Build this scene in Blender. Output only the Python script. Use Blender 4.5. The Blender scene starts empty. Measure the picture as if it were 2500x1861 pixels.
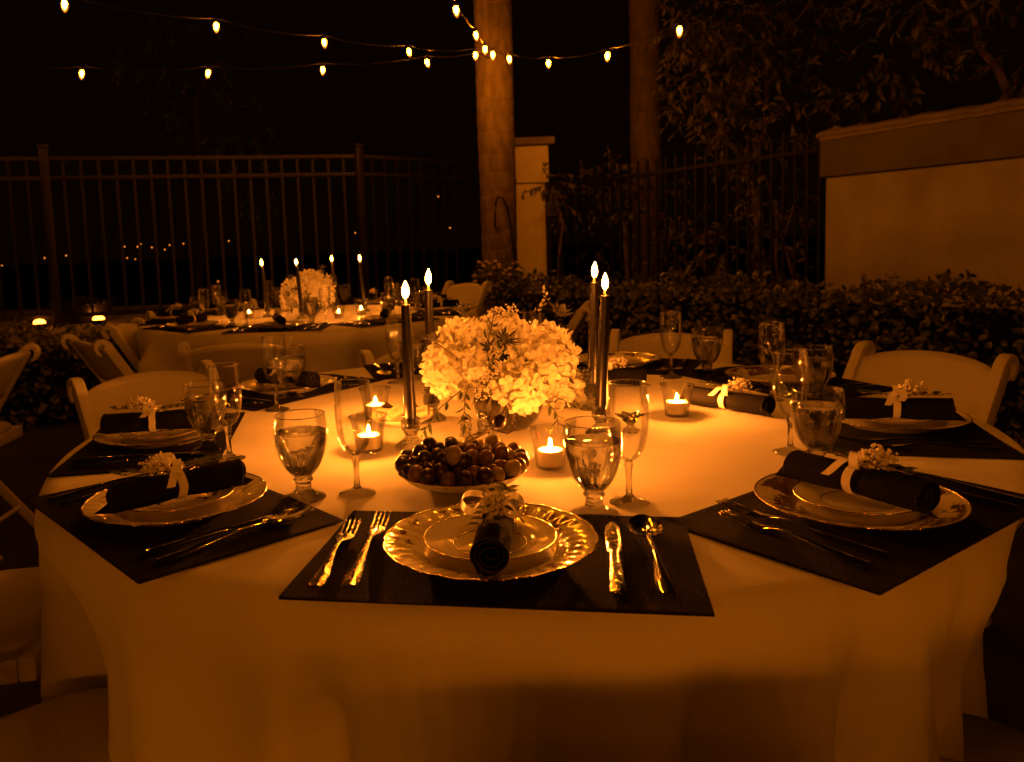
import bpy, bmesh, math, random
from mathutils import Vector, Matrix
R = math.radians
PI = math.pi
rnd = random.Random(7)
sc = bpy.context.scene
COL = sc.collection

# ------------------------------------------------------------------ camera
CAM = Vector((-0.126, -1.707, 1.139))
PITCH, ROLL = 0.101999, -0.035807
F = Vector((0, math.cos(PITCH), -math.sin(PITCH)))
U0 = Vector((0, math.sin(PITCH), math.cos(PITCH)))
X0 = Vector((1, 0, 0))
CX = X0 * math.cos(ROLL) + U0 * math.sin(ROLL)
CU = -X0 * math.sin(ROLL) + U0 * math.cos(ROLL)
cd = bpy.data.cameras.new("camera")
cam = bpy.data.objects.new("camera", cd)
COL.objects.link(cam)
mw = Matrix((CX, CU, -F)).transposed().to_4x4()
mw.translation = CAM
cam.matrix_world = mw
cd.sensor_width = 36.0
cd.lens = 36.0 * 1990.85 / 2500.0
cd.shift_x = 137.45 / 2500.0
cd.shift_y = -139.4 / 2500.0
cd.clip_start = 0.02
cd.clip_end = 400
cd.dof.use_dof = True
cd.dof.focus_distance = 1.35
cd.dof.aperture_fstop = 9.0
sc.camera = cam

# ------------------------------------------------------------------ night sky, exposure
w = bpy.data.worlds.new("World")
sc.world = w
w.use_nodes = True
wn = w.node_tree.nodes
bg = wn["Background"]
bg.inputs["Color"].default_value = (1.0, 0.30, 0.03, 1)
bg.inputs["Strength"].default_value = 0.0012
sc.view_settings.view_transform = 'Standard'
sc.view_settings.look = 'None'
sc.view_settings.gamma = 1.0
sc.view_settings.exposure = 0.95
sc.view_settings.use_curve_mapping = False
sc.render.engine = 'CYCLES'
cy = sc.cycles
cy.max_bounces = 10
cy.diffuse_bounces = 3
cy.glossy_bounces = 4
cy.transmission_bounces = 8
cy.transparent_max_bounces = 24
cy.sample_clamp_indirect = 4.0
cy.sample_clamp_direct = 0.0
cy.blur_glossy = 0.3
cy.caustics_refractive = True
cy.caustics_reflective = False
cy.use_denoising = True
LIGHT = (1.0, 0.238, 0.020)          # amber of every lamp and flame
TAPER_E, TEA_E, BULB_E, SPOT_E = 300.0, 5000.0, 195.0, 8.0
ZT = 0.76

# ------------------------------------------------------------------ materials
MATS = {}
def mat(name, col=(.8, .8, .8), rough=.5, metal=0.0, spec=.5, bump=0.0, bscale=60.0, var=0.0, vscale=8.0,
        sheen=0.0, sss=0.0, transl=0.0, coat=0.0, detail=4.0, stretch=None):
    if name in MATS: return MATS[name]
    m = bpy.data.materials.new(name); m.use_nodes = True
    nt = m.node_tree; N = nt.nodes; L = nt.links
    p = N["Principled BSDF"]
    p.inputs["Base Color"].default_value = (*col, 1)
    p.inputs["Roughness"].default_value = rough
    p.inputs["Metallic"].default_value = metal
    p.inputs["Specular IOR Level"].default_value = spec
    p.inputs["Coat Weight"].default_value = coat
    p.inputs["Sheen Weight"].default_value = sheen
    if sss:
        p.inputs["Subsurface Weight"].default_value = sss
        p.inputs["Subsurface Radius"].default_value = (.012, .006, .003)
        p.inputs["Subsurface Scale"].default_value = 1.0
    if var or bump:
        tc = N.new("ShaderNodeTexCoord")
        src = tc.outputs["Object"]
        if stretch:
            mp = N.new("ShaderNodeMapping"); mp.inputs["Scale"].default_value = stretch
            L.new(src, mp.inputs["Vector"]); src = mp.outputs["Vector"]
    if var:
        n = N.new("ShaderNodeTexNoise"); n.inputs["Scale"].default_value = vscale; n.inputs["Detail"].default_value = detail
        L.new(src, n.inputs["Vector"])
        r = N.new("ShaderNodeMapRange")
        r.inputs["From Min"].default_value = .3; r.inputs["From Max"].default_value = .7
        r.inputs["To Min"].default_value = 1 - var; r.inputs["To Max"].default_value = 1 + var
        L.new(n.outputs["Fac"], r.inputs["Value"])
        mx = N.new("ShaderNodeMix"); mx.data_type = 'RGBA'; mx.blend_type = 'MULTIPLY'
        mx.inputs["Factor"].default_value = 1.0
        mx.inputs[6].default_value = (*col, 1)
        L.new(r.outputs["Result"], mx.inputs[7])
        L.new(mx.outputs[2], p.inputs["Base Color"])
    if bump:
        n2 = N.new("ShaderNodeTexNoise"); n2.inputs["Scale"].default_value = bscale; n2.inputs["Detail"].default_value = 3.0
        L.new(src, n2.inputs["Vector"])
        b = N.new("ShaderNodeBump"); b.inputs["Strength"].default_value = bump; b.inputs["Distance"].default_value = .01
        L.new(n2.outputs["Fac"], b.inputs["Height"]); L.new(b.outputs["Normal"], p.inputs["Normal"])
    if transl:
        t = N.new("ShaderNodeBsdfTranslucent"); t.inputs["Color"].default_value = (*col, 1)
        ms = N.new("ShaderNodeMixShader"); ms.inputs["Fac"].default_value = transl
        L.new(p.outputs[0], ms.inputs[1]); L.new(t.outputs[0], ms.inputs[2])
        L.new(ms.outputs[0], N["Material Output"].inputs["Surface"])
    MATS[name] = m
    return m

def emit(name, strength, col=LIGHT, thru=0.0):
    if name in MATS: return MATS[name]
    m = bpy.data.materials.new(name); m.use_nodes = True
    nt = m.node_tree; N = nt.nodes; L = nt.links
    N.remove(N["Principled BSDF"])
    e = N.new("ShaderNodeEmission"); e.inputs["Color"].default_value = (*col, 1); e.inputs["Strength"].default_value = strength
    L.new(e.outputs[0], N["Material Output"].inputs["Surface"])
    MATS[name] = m
    return m

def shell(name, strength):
    """bulb shell whose emission adds an amber halo and lets the light behind it through"""
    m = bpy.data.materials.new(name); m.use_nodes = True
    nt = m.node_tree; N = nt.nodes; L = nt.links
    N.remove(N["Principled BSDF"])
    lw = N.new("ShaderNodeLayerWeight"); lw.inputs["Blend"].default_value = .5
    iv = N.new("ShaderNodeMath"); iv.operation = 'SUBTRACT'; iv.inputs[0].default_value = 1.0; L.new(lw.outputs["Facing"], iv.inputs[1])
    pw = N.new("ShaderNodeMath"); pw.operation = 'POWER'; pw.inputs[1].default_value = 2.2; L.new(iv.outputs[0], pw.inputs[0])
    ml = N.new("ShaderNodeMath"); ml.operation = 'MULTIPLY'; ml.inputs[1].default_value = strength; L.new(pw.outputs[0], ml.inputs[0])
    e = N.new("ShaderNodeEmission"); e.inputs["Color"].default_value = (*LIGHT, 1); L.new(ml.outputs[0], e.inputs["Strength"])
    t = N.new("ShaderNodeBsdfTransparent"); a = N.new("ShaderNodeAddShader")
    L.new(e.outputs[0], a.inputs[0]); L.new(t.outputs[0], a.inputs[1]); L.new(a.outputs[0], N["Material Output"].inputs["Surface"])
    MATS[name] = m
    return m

def thin_glass(name, edge=.45, tint=.96, gl=.9):
    if name in MATS: return MATS[name]
    m = bpy.data.materials.new(name); m.use_nodes = True
    nt = m.node_tree; N = nt.nodes; L = nt.links
    N.remove(N["Principled BSDF"])
    lw = N.new("ShaderNodeLayerWeight"); lw.inputs["Blend"].default_value = .5
    pw = N.new("ShaderNodeMath"); pw.operation = 'POWER'; pw.inputs[1].default_value = 6.0
    L.new(lw.outputs["Facing"], pw.inputs[0])
    mc = N.new("ShaderNodeMix"); mc.data_type = 'RGBA'
    mc.inputs[6].default_value = (tint, tint, tint, 1); mc.inputs[7].default_value = (edge, edge, edge, 1)
    L.new(pw.outputs[0], mc.inputs["Factor"])
    tr = N.new("ShaderNodeBsdfTransparent"); L.new(mc.outputs[2], tr.inputs["Color"])
    gs = N.new("ShaderNodeBsdfGlossy"); gs.inputs["Roughness"].default_value = .025
    gs.inputs["Color"].default_value = (gl, gl, gl, 1)
    fr = N.new("ShaderNodeFresnel"); fr.inputs["IOR"].default_value = 1.5
    ad = N.new("ShaderNodeMath"); ad.operation = 'MULTIPLY_ADD'; ad.inputs[1].default_value = 1.1; ad.inputs[2].default_value = .035
    ad.use_clamp = True
    L.new(fr.outputs[0], ad.inputs[0])
    mn = N.new("ShaderNodeMath"); mn.operation = 'MINIMUM'; mn.inputs[1].default_value = .55
    L.new(ad.outputs[0], mn.inputs[0])
    ms = N.new("ShaderNodeMixShader")
    L.new(mn.outputs[0], ms.inputs["Fac"]); L.new(tr.outputs[0], ms.inputs[1]); L.new(gs.outputs[0], ms.inputs[2])
    L.new(ms.outputs[0], N["Material Output"].inputs["Surface"])
    MATS[name] = m
    return m

def solid_glass(name, ior=1.5, thru=.3, rough=.0, tint=.97, bump=0.0, bscale=120):
    if name in MATS: return MATS[name]
    m = bpy.data.materials.new(name); m.use_nodes = True
    nt = m.node_tree; N = nt.nodes; L = nt.links
    N.remove(N["Principled BSDF"])
    g = N.new("ShaderNodeBsdfGlass"); g.inputs["IOR"].default_value = ior; g.inputs["Roughness"].default_value = rough
    g.inputs["Color"].default_value = (tint, tint, tint, 1)
    if bump:
        tc = N.new("ShaderNodeTexCoord"); v = N.new("ShaderNodeTexVoronoi"); v.inputs["Scale"].default_value = bscale
        L.new(tc.outputs["Object"], v.inputs["Vector"])
        b = N.new("ShaderNodeBump"); b.inputs["Strength"].default_value = bump; b.inputs["Distance"].default_value = .003
        L.new(v.outputs["Distance"], b.inputs["Height"]); L.new(b.outputs["Normal"], g.inputs["Normal"])
    t = N.new("ShaderNodeBsdfTransparent"); t.inputs["Color"].default_value = (tint, tint, tint, 1)
    ms = N.new("ShaderNodeMixShader"); ms.inputs["Fac"].default_value = thru
    L.new(g.outputs[0], ms.inputs[1]); L.new(t.outputs[0], ms.inputs[2])
    L.new(ms.outputs[0], N["Material Output"].inputs["Surface"])
    MATS[name] = m
    return m

def plate_mat(name, r0, r1, scale, thr, dark, base=(.80, .76, .68), vor=False):
    """glazed china with printed sprays between the radii r0 and r1"""
    if name in MATS: return MATS[name]
    m = bpy.data.materials.new(name); m.use_nodes = True
    nt = m.node_tree; N = nt.nodes; L = nt.links
    p = N["Principled BSDF"]; p.inputs["Roughness"].default_value = .12; p.inputs["Coat Weight"].default_value = .6
    p.inputs["Coat Roughness"].default_value = .03
    tc = N.new("ShaderNodeTexCoord")
    sp = N.new("ShaderNodeSeparateXYZ"); L.new(tc.outputs["Object"], sp.inputs[0])
    cb = N.new("ShaderNodeCombineXYZ"); L.new(sp.outputs[0], cb.inputs[0]); L.new(sp.outputs[1], cb.inputs[1])
    ln = N.new("ShaderNodeVectorMath"); ln.operation = 'LENGTH'; L.new(cb.outputs[0], ln.inputs[0])
    def step(a, b):
        mr = N.new("ShaderNodeMapRange"); mr.inputs["From Min"].default_value = a; mr.inputs["From Max"].default_value = b
        L.new(ln.outputs["Value"], mr.inputs["Value"]); return mr.outputs["Result"]
    mul = N.new("ShaderNodeMath"); mul.operation = 'MULTIPLY'
    L.new(step(r0, r0 + .006), mul.inputs[0]); L.new(step(r1, r1 - .004), mul.inputs[1])
    n = N.new("ShaderNodeTexNoise"); n.inputs["Scale"].default_value = scale; n.inputs["Detail"].default_value = 5; n.inputs["Roughness"].default_value = .7
    L.new(tc.outputs["Object"], n.inputs["Vector"])
    n3 = N.new("ShaderNodeTexNoise"); n3.inputs["Scale"].default_value = scale * .35; n3.inputs["Detail"].default_value = 1
    L.new(tc.outputs["Object"], n3.inputs["Vector"])
    add = N.new("ShaderNodeMath"); add.operation = 'MULTIPLY_ADD'; add.inputs[1].default_value = .8
    L.new(n3.outputs["Fac"], add.inputs[0]); L.new(n.outputs["Fac"], add.inputs[2])
    mr = N.new("ShaderNodeMapRange"); mr.inputs["From Min"].default_value = thr; mr.inputs["From Max"].default_value = thr + .06
    L.new(add.outputs[0], mr.inputs["Value"])
    mul2 = N.new("ShaderNodeMath"); mul2.operation = 'MULTIPLY'
    L.new(mul.outputs[0], mul2.inputs[0]); L.new(mr.outputs["Result"], mul2.inputs[1])
    mx = N.new("ShaderNodeMix"); mx.data_type = 'RGBA'
    mx.inputs[6].default_value = (*base, 1); mx.inputs[7].default_value = (*dark, 1)
    L.new(mul2.outputs[0], mx.inputs["Factor"]); L.new(mx.outputs[2], p.inputs["Base Color"])
    MATS[name] = m
    return m

M_cloth = mat("white_cotton", (.64, .615, .56), .85, spec=.2, bump=.30, bscale=11, sheen=.2, var=.05, vscale=5)
M_mat = mat("dark_woven_fabric", (.015, .0125, .010), .95, spec=.10, bump=.9, bscale=420, var=.45, vscale=300)
M_napkin = mat("black_napkin_cloth", (.008, .007, .006), .95, spec=.12, bump=.3, bscale=300)
M_hem = mat("napkin_hem", (.017, .014, .012), .8, spec=.3)
M_ribbon = mat("white_satin", (.80, .76, .68), .45, spec=.5, bump=.1, bscale=80, transl=.15)
M_resin = mat("white_resin", (.56, .53, .49), .42, spec=.4, var=.05, vscale=6, bump=.04, bscale=120)
M_vinyl = mat("white_vinyl", (.44, .415, .38), .5, spec=.4, bump=.12, bscale=90, var=.06, vscale=9)
M_steel = mat("polished_steel", (.72, .70, .66), .09, 1.0, bump=.03, bscale=40)
M_steel_orn = mat("ornate_silver", (.66, .62, .56), .09, 1.0, bump=.22, bscale=130)
M_gold = mat("gold_rim_paint", (.90, .70, .35), .18, 1.0, bump=.35, bscale=180)
M_china = mat("white_china", (.80, .76, .68), .12, coat=.5, var=.03)
M_wax_dark = mat("dark_wax", (.010, .0075, .006), .36, spec=.5, var=.15, vscale=40)
M_wax = mat("white_wax", (.82, .76, .62), .5, transl=.3)
M_tin = mat("tin_cup", (.6, .58, .55), .3, 1.0)
M_leaf = mat("leaf_green", (.060, .085, .030), .45, spec=.4, var=.35, vscale=12, transl=.15)
M_leaf_d = mat("hedge_leaf", (.11, .12, .05), .30, spec=.6, var=.5, vscale=9, transl=.12)
M_leaf_t = mat("tree_leaf", (.15, .145, .08), .5, spec=.4, var=.5, vscale=6, transl=.2)
M_euc = mat("pale_eucalyptus", (.45, .46, .33), .6, transl=.25)
M_stem = mat("woody_stem", (.10, .075, .035), .7, var=.3, vscale=30)
M_twig = mat("pale_twig", (.30, .22, .12), .8, var=.3, vscale=20)
M_petal = mat("white_petal", (.90, .87, .76), .6, spec=.25, transl=.22, var=.08, vscale=30)
M_petal2 = mat("cream_petal", (.94, .91, .82), .6, spec=.25, transl=.22, var=.05, vscale=40)
M_breath = mat("baby_breath_white", (.82, .77, .66), .7, transl=.15)
M_thistle = mat("thistle_head", (.075, .070, .055), .7, bump=.6, bscale=300, var=.4, vscale=120)
M_grape_d = mat("dark_grape_skin", (.032, .015, .014), .34, spec=.5, var=.5, vscale=45, bump=.08, bscale=70, sss=.0)
M_grape_m = mat("red_grape_skin", (.15, .080, .042), .36, spec=.5, var=.4, vscale=40, bump=.08, bscale=70)
M_grape_l = mat("green_grape_skin", (.34, .27, .11), .3, spec=.5, var=.25, vscale=40, bump=.06, bscale=70, transl=.15)
M_iron = mat("black_iron_paint", (.008, .007, .006), .55, spec=.22, bump=.15, bscale=60)
M_alu = mat("brown_fence_paint", (.013, .0105, .008), .45, spec=.3, bump=.05, bscale=50, var=.1, vscale=5)
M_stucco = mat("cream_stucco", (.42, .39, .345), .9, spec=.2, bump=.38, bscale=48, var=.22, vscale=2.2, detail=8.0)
M_stucco3 = mat("lit_stucco", (.85, .77, .64), .9, spec=.2, bump=.3, bscale=50, var=.14, vscale=4, detail=7.0)  # lighter stucco copy, bulb light on the pillar put into its colour
M_stucco2 = mat("darker_stucco_band", (.16, .145, .12), .9, spec=.2, bump=.22, bscale=60, var=.12, vscale=4)  # band set darker than the wall panel
M_cap = mat("cast_stone", (.27, .23, .18), .85, spec=.2, bump=.35, bscale=40, var=.2, vscale=9)
M_trunk = mat("palm_bark", (.17, .135, .10), .95, spec=.1, bump=.7, bscale=26, var=.28, vscale=11, stretch=(1.6, 1.6, .5))
M_trunk2 = mat("palm_bark_brightened", (.24, .19, .14), .95, spec=.1, bump=.7, bscale=26, var=.28, vscale=11, stretch=(1.6, 1.6, .5))  # bark colour raised to brighten the dim rear palm
M_bark = mat("dimmed_tree_bark", (.035, .026, .018), .95, spec=.1, bump=.6, bscale=30, var=.3, vscale=14)  # darkened copy of the bark, keeps the weeping tree dim
M_bark2 = mat("lit_tree_bark", (.22, .17, .12), .95, spec=.1, bump=.6, bscale=30, var=.3, vscale=14)  # lightened copy of the bark, lamplight on branches put into the colour
M_pave = mat("dark_paving", (.045, .040, .034), .85, spec=.25, bump=.3, bscale=35, var=.3, vscale=3)
M_soil = mat("planting_soil", (.03, .022, .015), 1.0, spec=.1, bump=.8, bscale=40, var=.4, vscale=12)
M_core = mat("hedge_dark_core", (.012, .012, .006), 1.0, spec=.0, bump=1.0, bscale=30)  # colour of the solid dark filler inside the hedges
M_wood = mat("plywood_table", (.25, .17, .10), .7, var=.2, vscale=10)
M_basket = mat("coir_basket", (.08, .055, .03), 1.0, bump=1.0, bscale=60, var=.3, vscale=30)
M_bloom = mat("pale_bloom", (.62, .50, .40), .7, transl=.2)
M_wrap = mat("foil_wrapper", (.70, .60, .42), .35, spec=.6, bump=.3, bscale=90, var=.2, vscale=50)
M_wrapd = mat("dark_wrapper", (.06, .035, .02), .35, spec=.6, bump=.3, bscale=90)
M_ink = mat("dark_ink", (.015, .01, .008), .6)
M_bowl = mat("dark_ceramic", (.03, .024, .02), .4, var=.2, vscale=10)
M_cable = mat("dark_green_cable", (.006, .005, .004), .45, spec=.3)
M_socket = mat("bulb_socket", (.02, .018, .014), .4)
G_thin = thin_glass("thin_glass", edge=.55, tint=.98)
def lip_glass():
    m = bpy.data.materials.new("glass_lip"); m.use_nodes = True
    nt = m.node_tree; N = nt.nodes; L = nt.links
    N.remove(N["Principled BSDF"])
    g = N.new("ShaderNodeBsdfGlossy"); g.inputs["Roughness"].default_value = .16
    t = N.new("ShaderNodeBsdfTransparent"); ms = N.new("ShaderNodeMixShader"); ms.inputs["Fac"].default_value = .5
    L.new(t.outputs[0], ms.inputs[1]); L.new(g.outputs[0], ms.inputs[2]); L.new(ms.outputs[0], N["Material Output"].inputs["Surface"])
    return m
G_lip = lip_glass()
G_vase = thin_glass("vase_glass", edge=.3, tint=.93)
G_solid = solid_glass("thick_glass", 1.5, .15)
G_foot = solid_glass("pressed_glass_foot", 1.5, .15, bump=.5, bscale=110)
G_water = solid_glass("water", 1.33, .12, tint=.98)
G_crystal = solid_glass("cut_crystal", 1.52, .25, tint=.95, bump=.9, bscale=150)
E_taper = emit("taper_flame", TAPER_E)
E_tea = emit("tealight_flame", TEA_E)
E_taper_f = emit("far_taper_flame", TAPER_E * .42)
E_tea_f = emit("far_tealight_flame", TEA_E * .30)
E_bulb = emit("bulb_filament_glow", BULB_E, (1.0, .226, .0045))
E_spot = emit("uplight_glow", SPOT_E)
E_far = emit("distant_glow", 1.6)
P_floral = plate_mat("china_rose_sprays", .090, .121, 55, .92, (.16, .10, .06))
P_leafy = plate_mat("china_leaf_sprays", .068, .125, 44, .84, (.13, .08, .045))
P_small = plate_mat("china_centre_sprays", .020, .066, 60, .95, (.16, .10, .06))
P_plainrim = plate_mat("china_faint_sprays", .095, .120, 60, 1.02, (.3, .22, .14))

# ------------------------------------------------------------------ mesh helpers
def fr(d, up=(0, 0, 1)):
    d = Vector(d).normalized(); u = Vector(up)
    if abs(d.dot(u)) > .98: u = Vector((1, 0, 0))
    x = d.cross(u).normalized(); y = x.cross(d).normalized()
    return x, y, d

class MB:
    def __init__(s): s.v = []; s.f = []
    def add(s, vs, fs, M=None):
        o = len(s.v)
        s.v += [tuple(M @ Vector(p)) for p in vs] if M is not None else [tuple(p) for p in vs]
        s.f += [tuple(i + o for i in f) for f in fs]
        return s
    def lathe(s, prof, seg=24, mod=None, M=None, cap0=False, cap1=False):
        vs = []; fs = []
        for (r, z) in prof:
            for k in range(seg):
                t = 2 * PI * k / seg
                rr, zz = (r, z) if mod is None else mod(r, z, t)
                vs.append((rr * math.cos(t), rr * math.sin(t), zz))
        for i in range(len(prof) - 1):
            for k in range(seg):
                k2 = (k + 1) % seg
                fs.append((i * seg + k, i * seg + k2, (i + 1) * seg + k2, (i + 1) * seg + k))
        if cap0: fs.append(tuple(range(seg - 1, -1, -1)))
        if cap1: fs.append(tuple((len(prof) - 1) * seg + k for k in range(seg)))
        return s.add(vs, fs, M)
    def tube(s, pts, rad, seg=8, cap=True, up=(0, 0, 1), flat=1.0, closed=False):
        pts = [Vector(p) for p in pts]; n = len(pts)
        rs = rad if isinstance(rad, (list, tuple)) else [rad] * n
        vs = []; fs = []
        for i, p in enumerate(pts):
            if closed: d = pts[(i + 1) % n] - pts[i - 1]
            else: d = pts[min(i + 1, n - 1)] - pts[max(i - 1, 0)]
            x, y, _ = fr(d, up)
            for k in range(seg):
                t = 2 * PI * k / seg
                vs.append(p + x * rs[i] * math.cos(t) + y * rs[i] * flat * math.sin(t))
        m = n if closed else n - 1
        for i in range(m):
            j = (i + 1) % n
            for k in range(seg):
                k2 = (k + 1) % seg
                fs.append((i * seg + k, i * seg + k2, j * seg + k2, j * seg + k))
        if cap and not closed:
            fs.append(tuple(range(seg - 1, -1, -1))); fs.append(tuple((n - 1) * seg + k for k in range(seg)))
        return s.add(vs, fs)
    def box(s, c, sz, M=None):
        x, y, z = c; a, b, d = sz[0] / 2, sz[1] / 2, sz[2] / 2
        vs = [(x + i * a, y + j * b, z + k * d) for i in (-1, 1) for j in (-1, 1) for k in (-1, 1)]
        fs = [(0, 1, 3, 2), (4, 6, 7, 5), (0, 4, 5, 1), (2, 3, 7, 6), (0, 2, 6, 4), (1, 5, 7, 3)]
        return s.add(vs, fs, M)
    def bar(s, p0, p1, wx, wy, up=(0, 0, 1)):
        p0 = Vector(p0); p1 = Vector(p1); x, y, d = fr(p1 - p0, up)
        vs = [p + x * i * wx / 2 + y * j * wy / 2 for p in (p0, p1) for (i, j) in ((-1, -1), (1, -1), (1, 1), (-1, 1))]
        fs = [(3, 2, 1, 0), (4, 5, 6, 7)] + [(i, (i + 1) % 4, 4 + (i + 1) % 4, 4 + i) for i in range(4)]
        return s.add(vs, fs)
    def ball(s, c, r, seg=10, rings=6, sc3=(1, 1, 1), M=None):
        prof = [(r * math.sin(PI * i / rings), -r * math.cos(PI * i / rings)) for i in range(1, rings)]
        vs = [(0, 0, -r)]
        for (a, z) in prof:
            for k in range(seg): vs.append((a * math.cos(2 * PI * k / seg), a * math.sin(2 * PI * k / seg), z))
        vs.append((0, 0, r)); last = len(vs) - 1
        fs = [(0, 1 + (k + 1) % seg, 1 + k) for k in range(seg)]
        for i in range(rings - 2):
            for k in range(seg):
                k2 = (k + 1) % seg; a = 1 + i * seg; b = a + seg
                fs.append((a + k, a + k2, b + k2, b + k))
        a = 1 + (rings - 2) * seg
        fs += [(a + k, a + (k + 1) % seg, last) for k in range(seg)]
        T = Matrix.Translation(c) @ (M or Matrix.Identity(4)) @ Matrix.Diagonal((*sc3, 1))
        return s.add(vs, fs, T)
    def octa(s, c, r):
        x, y, z = c
        vs = [(x + r, y, z), (x - r, y, z), (x, y + r, z), (x, y - r, z), (x, y, z + r), (x, y, z - r)]
        fs = [(0, 2, 4), (2, 1, 4), (1, 3, 4), (3, 0, 4), (2, 0, 5), (1, 2, 5), (3, 1, 5), (0, 3, 5)]
        return s.add(vs, fs)
    def leaf(s, p, d, n, L, W, curl=.15, fold=.25):
        """pointed leaf folded along its midrib: base p, direction d, normal n"""
        p = Vector(p); d = Vector(d).normalized(); x = d.cross(Vector(n))
        if x.length < 1e-4: x = d.orthogonal()
        x.normalize(); z = x.cross(d)
        def q(a, b, c): return p + d * (a * L) + x * (b * W) + z * (c * L)
        vs = [q(0, 0, 0), q(.3, -.45, fold * .3), q(.65, -.40, fold * .25 - curl * .3), q(1, 0, -curl),
              q(.65, .40, fold * .25 - curl * .3), q(.3, .45, fold * .3), q(.35, 0, .02), q(.68, 0, -curl * .35)]
        fs = [(0, 1, 6), (1, 2, 7, 6), (2, 3, 7), (0, 6, 5), (6, 7, 4, 5), (7, 3, 4)]
        return s.add(vs, fs)
    def quadleaf(s, p, d, n, L, W):
        p = Vector(p); d = Vector(d).normalized(); x = d.cross(Vector(n))
        if x.length < 1e-4: x = d.orthogonal()
        x.normalize(); z = x.cross(d)
        vs = [p, p + d * L * .5 + x * W * .5 + z * W * .15, p + d * L, p + d * L * .5 - x * W * .5 + z * W * .15]
        return s.add(vs, [(0, 1, 2), (0, 2, 3)])
    def grid(s, nx, ny, fn, wrap=False):
        vs = [fn(i / nx, j / ny) for j in range(ny + 1) for i in range(nx + (0 if wrap else 1))]
        wd = nx if wrap else nx + 1
        fs = []
        for j in range(ny):
            for i in range(nx):
                i2 = (i + 1) % wd
                fs.append((j * wd + i, j * wd + i2, (j + 1) * wd + i2, (j + 1) * wd + i))
        return s.add(vs, fs)
    def mesh(s, name, m, smooth=True, ang=50, bevel=0.0, bseg=2):
        me = bpy.data.meshes.new(name)
        me.from_pydata(s.v, [], s.f); me.update()
        if bevel:
            b = bmesh.new(); b.from_mesh(me)
            es = [e for e in b.edges if e.is_manifold and e.calc_face_angle(0) > R(40)]
            bmesh.ops.bevel(b, geom=es, offset=bevel, segments=bseg, affect='EDGES', profile=.6)
            b.to_mesh(me); b.free()
        me.materials.append(m)
        if smooth:
            me.shade_smooth()
            if ang: me.set_sharp_from_angle(angle=R(ang))
        return me

def obj(name, me, parent=None, loc=(0, 0, 0), rot=(0, 0, 0), kind=None, scale=None):
    o = bpy.data.objects.new(name, me); COL.objects.link(o)
    if parent: o.parent = parent
    o.location = loc; o.rotation_euler = rot
    if scale: o.scale = scale
    if kind: o["kind"] = kind
    return o
def tag(o, label, cat, group=None):
    o["label"] = label; o["category"] = cat
    if group: o["group"] = group
    return o
def thing(name, label, cat, loc=(0, 0, 0), rotz=0.0, group=None, rot=None):
    o = bpy.data.objects.new(name, None); COL.objects.link(o)
    o.empty_display_size = .05
    o.location = loc; o.rotation_euler = rot if rot else (0, 0, rotz)
    return tag(o, label, cat, group)
def struct(name, me, loc=(0, 0, 0), kind='structure'):
    o = obj(name, me, None, loc); o["kind"] = kind
    return o

# ------------------------------------------------------------------ ground and raised bed
def ground_fn(u, v):
    return (-60 + 120 * u, -50 + 150 * v, 0)
struct("ground", MB().grid(24, 24, ground_fn).mesh("ground", M_pave))
# raised bed behind the left hedge, a low stucco ledge that carries the fence
bedpts = [(-9, 4.35), (-3.6, 4.45), (-1.6, 5.35), (0.2, 6.0), (0.55, 6.3), (0.55, 7.6), (-9, 7.6)]
b = MB()
n = len(bedpts)
b.add([(x, y, z) for z in (0.0, .53) for x, y in bedpts], [tuple(range(n, 2 * n))] + [(i, (i + 1) % n, n + (i + 1) % n, n + i) for i in range(n)])
tag(obj("garden_ledge", b.mesh("garden_ledge", M_stucco, smooth=False)), "low pale stucco ledge of a raised bed beneath the metal fence", "ledge")

# ------------------------------------------------------------------ left metal fence
def fence_left():
    t = thing("metal_fence", "brown metal fence with double top rail standing on the raised ledge", "fence", (-0.97, 5.9, .53))
    o0 = Vector((-0.97, 5.9, .53))
    P = [Vector((-6.6, 4.42, .53)), Vector((-3.5, 5.2, .53)), Vector((-0.97, 5.9, .53)), Vector((0.02, 6.80, .53))]
    post = MB().box((0, 0, .745), (.075, .075, 1.49)).box((0, 0, 1.505), (.09, .09, .03)).mesh("post", M_alu, bevel=.006)
    pick = MB().box((0, 0, .65), (.022, .022, 1.30)).mesh("picket", M_alu, smooth=False)
    for i, p in enumerate(P[:3]):
        obj("post", post, t, p - o0, (0, 0, math.atan2(*(P[i + 1] - p).yx)))
    for i in range(3):
        a, c = P[i], P[i + 1]; d = (c - a); L = d.length; ang = math.atan2(d.y, d.x); u = d.normalized()
        for z in (.09, 1.245, 1.405):
            r = MB().bar((u * .03) + Vector((0, 0, z)), (u * (L - .03)) + Vector((0, 0, z)), .045, .036)
            obj("rail", r.mesh("rail", M_alu, bevel=.005), t, a - o0)
        k = int(round(L / .139)) if i < 2 else 9
        for j in range(1, k):
            p = a + u * (L * j / k) + Vector((0, 0, .10))
            obj("picket", pick, t, p - o0, (0, 0, ang))
fence_left()

# ------------------------------------------------------------------ pillar, palms
def pillar():
    t = thing("stucco_pillar", "pale stucco gate pillar with flat stone cap behind the palm trunk", "pillar", (.62, 6.75, 0), R(-4))
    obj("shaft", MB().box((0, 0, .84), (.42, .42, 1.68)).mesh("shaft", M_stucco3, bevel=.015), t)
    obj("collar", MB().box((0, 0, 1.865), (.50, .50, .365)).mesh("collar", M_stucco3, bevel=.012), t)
    obj("cap", MB().box((0, 0, 2.085), (.63, .63, .075)).mesh("cap", M_cap, bevel=.022, bseg=3), t)
pillar()

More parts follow.
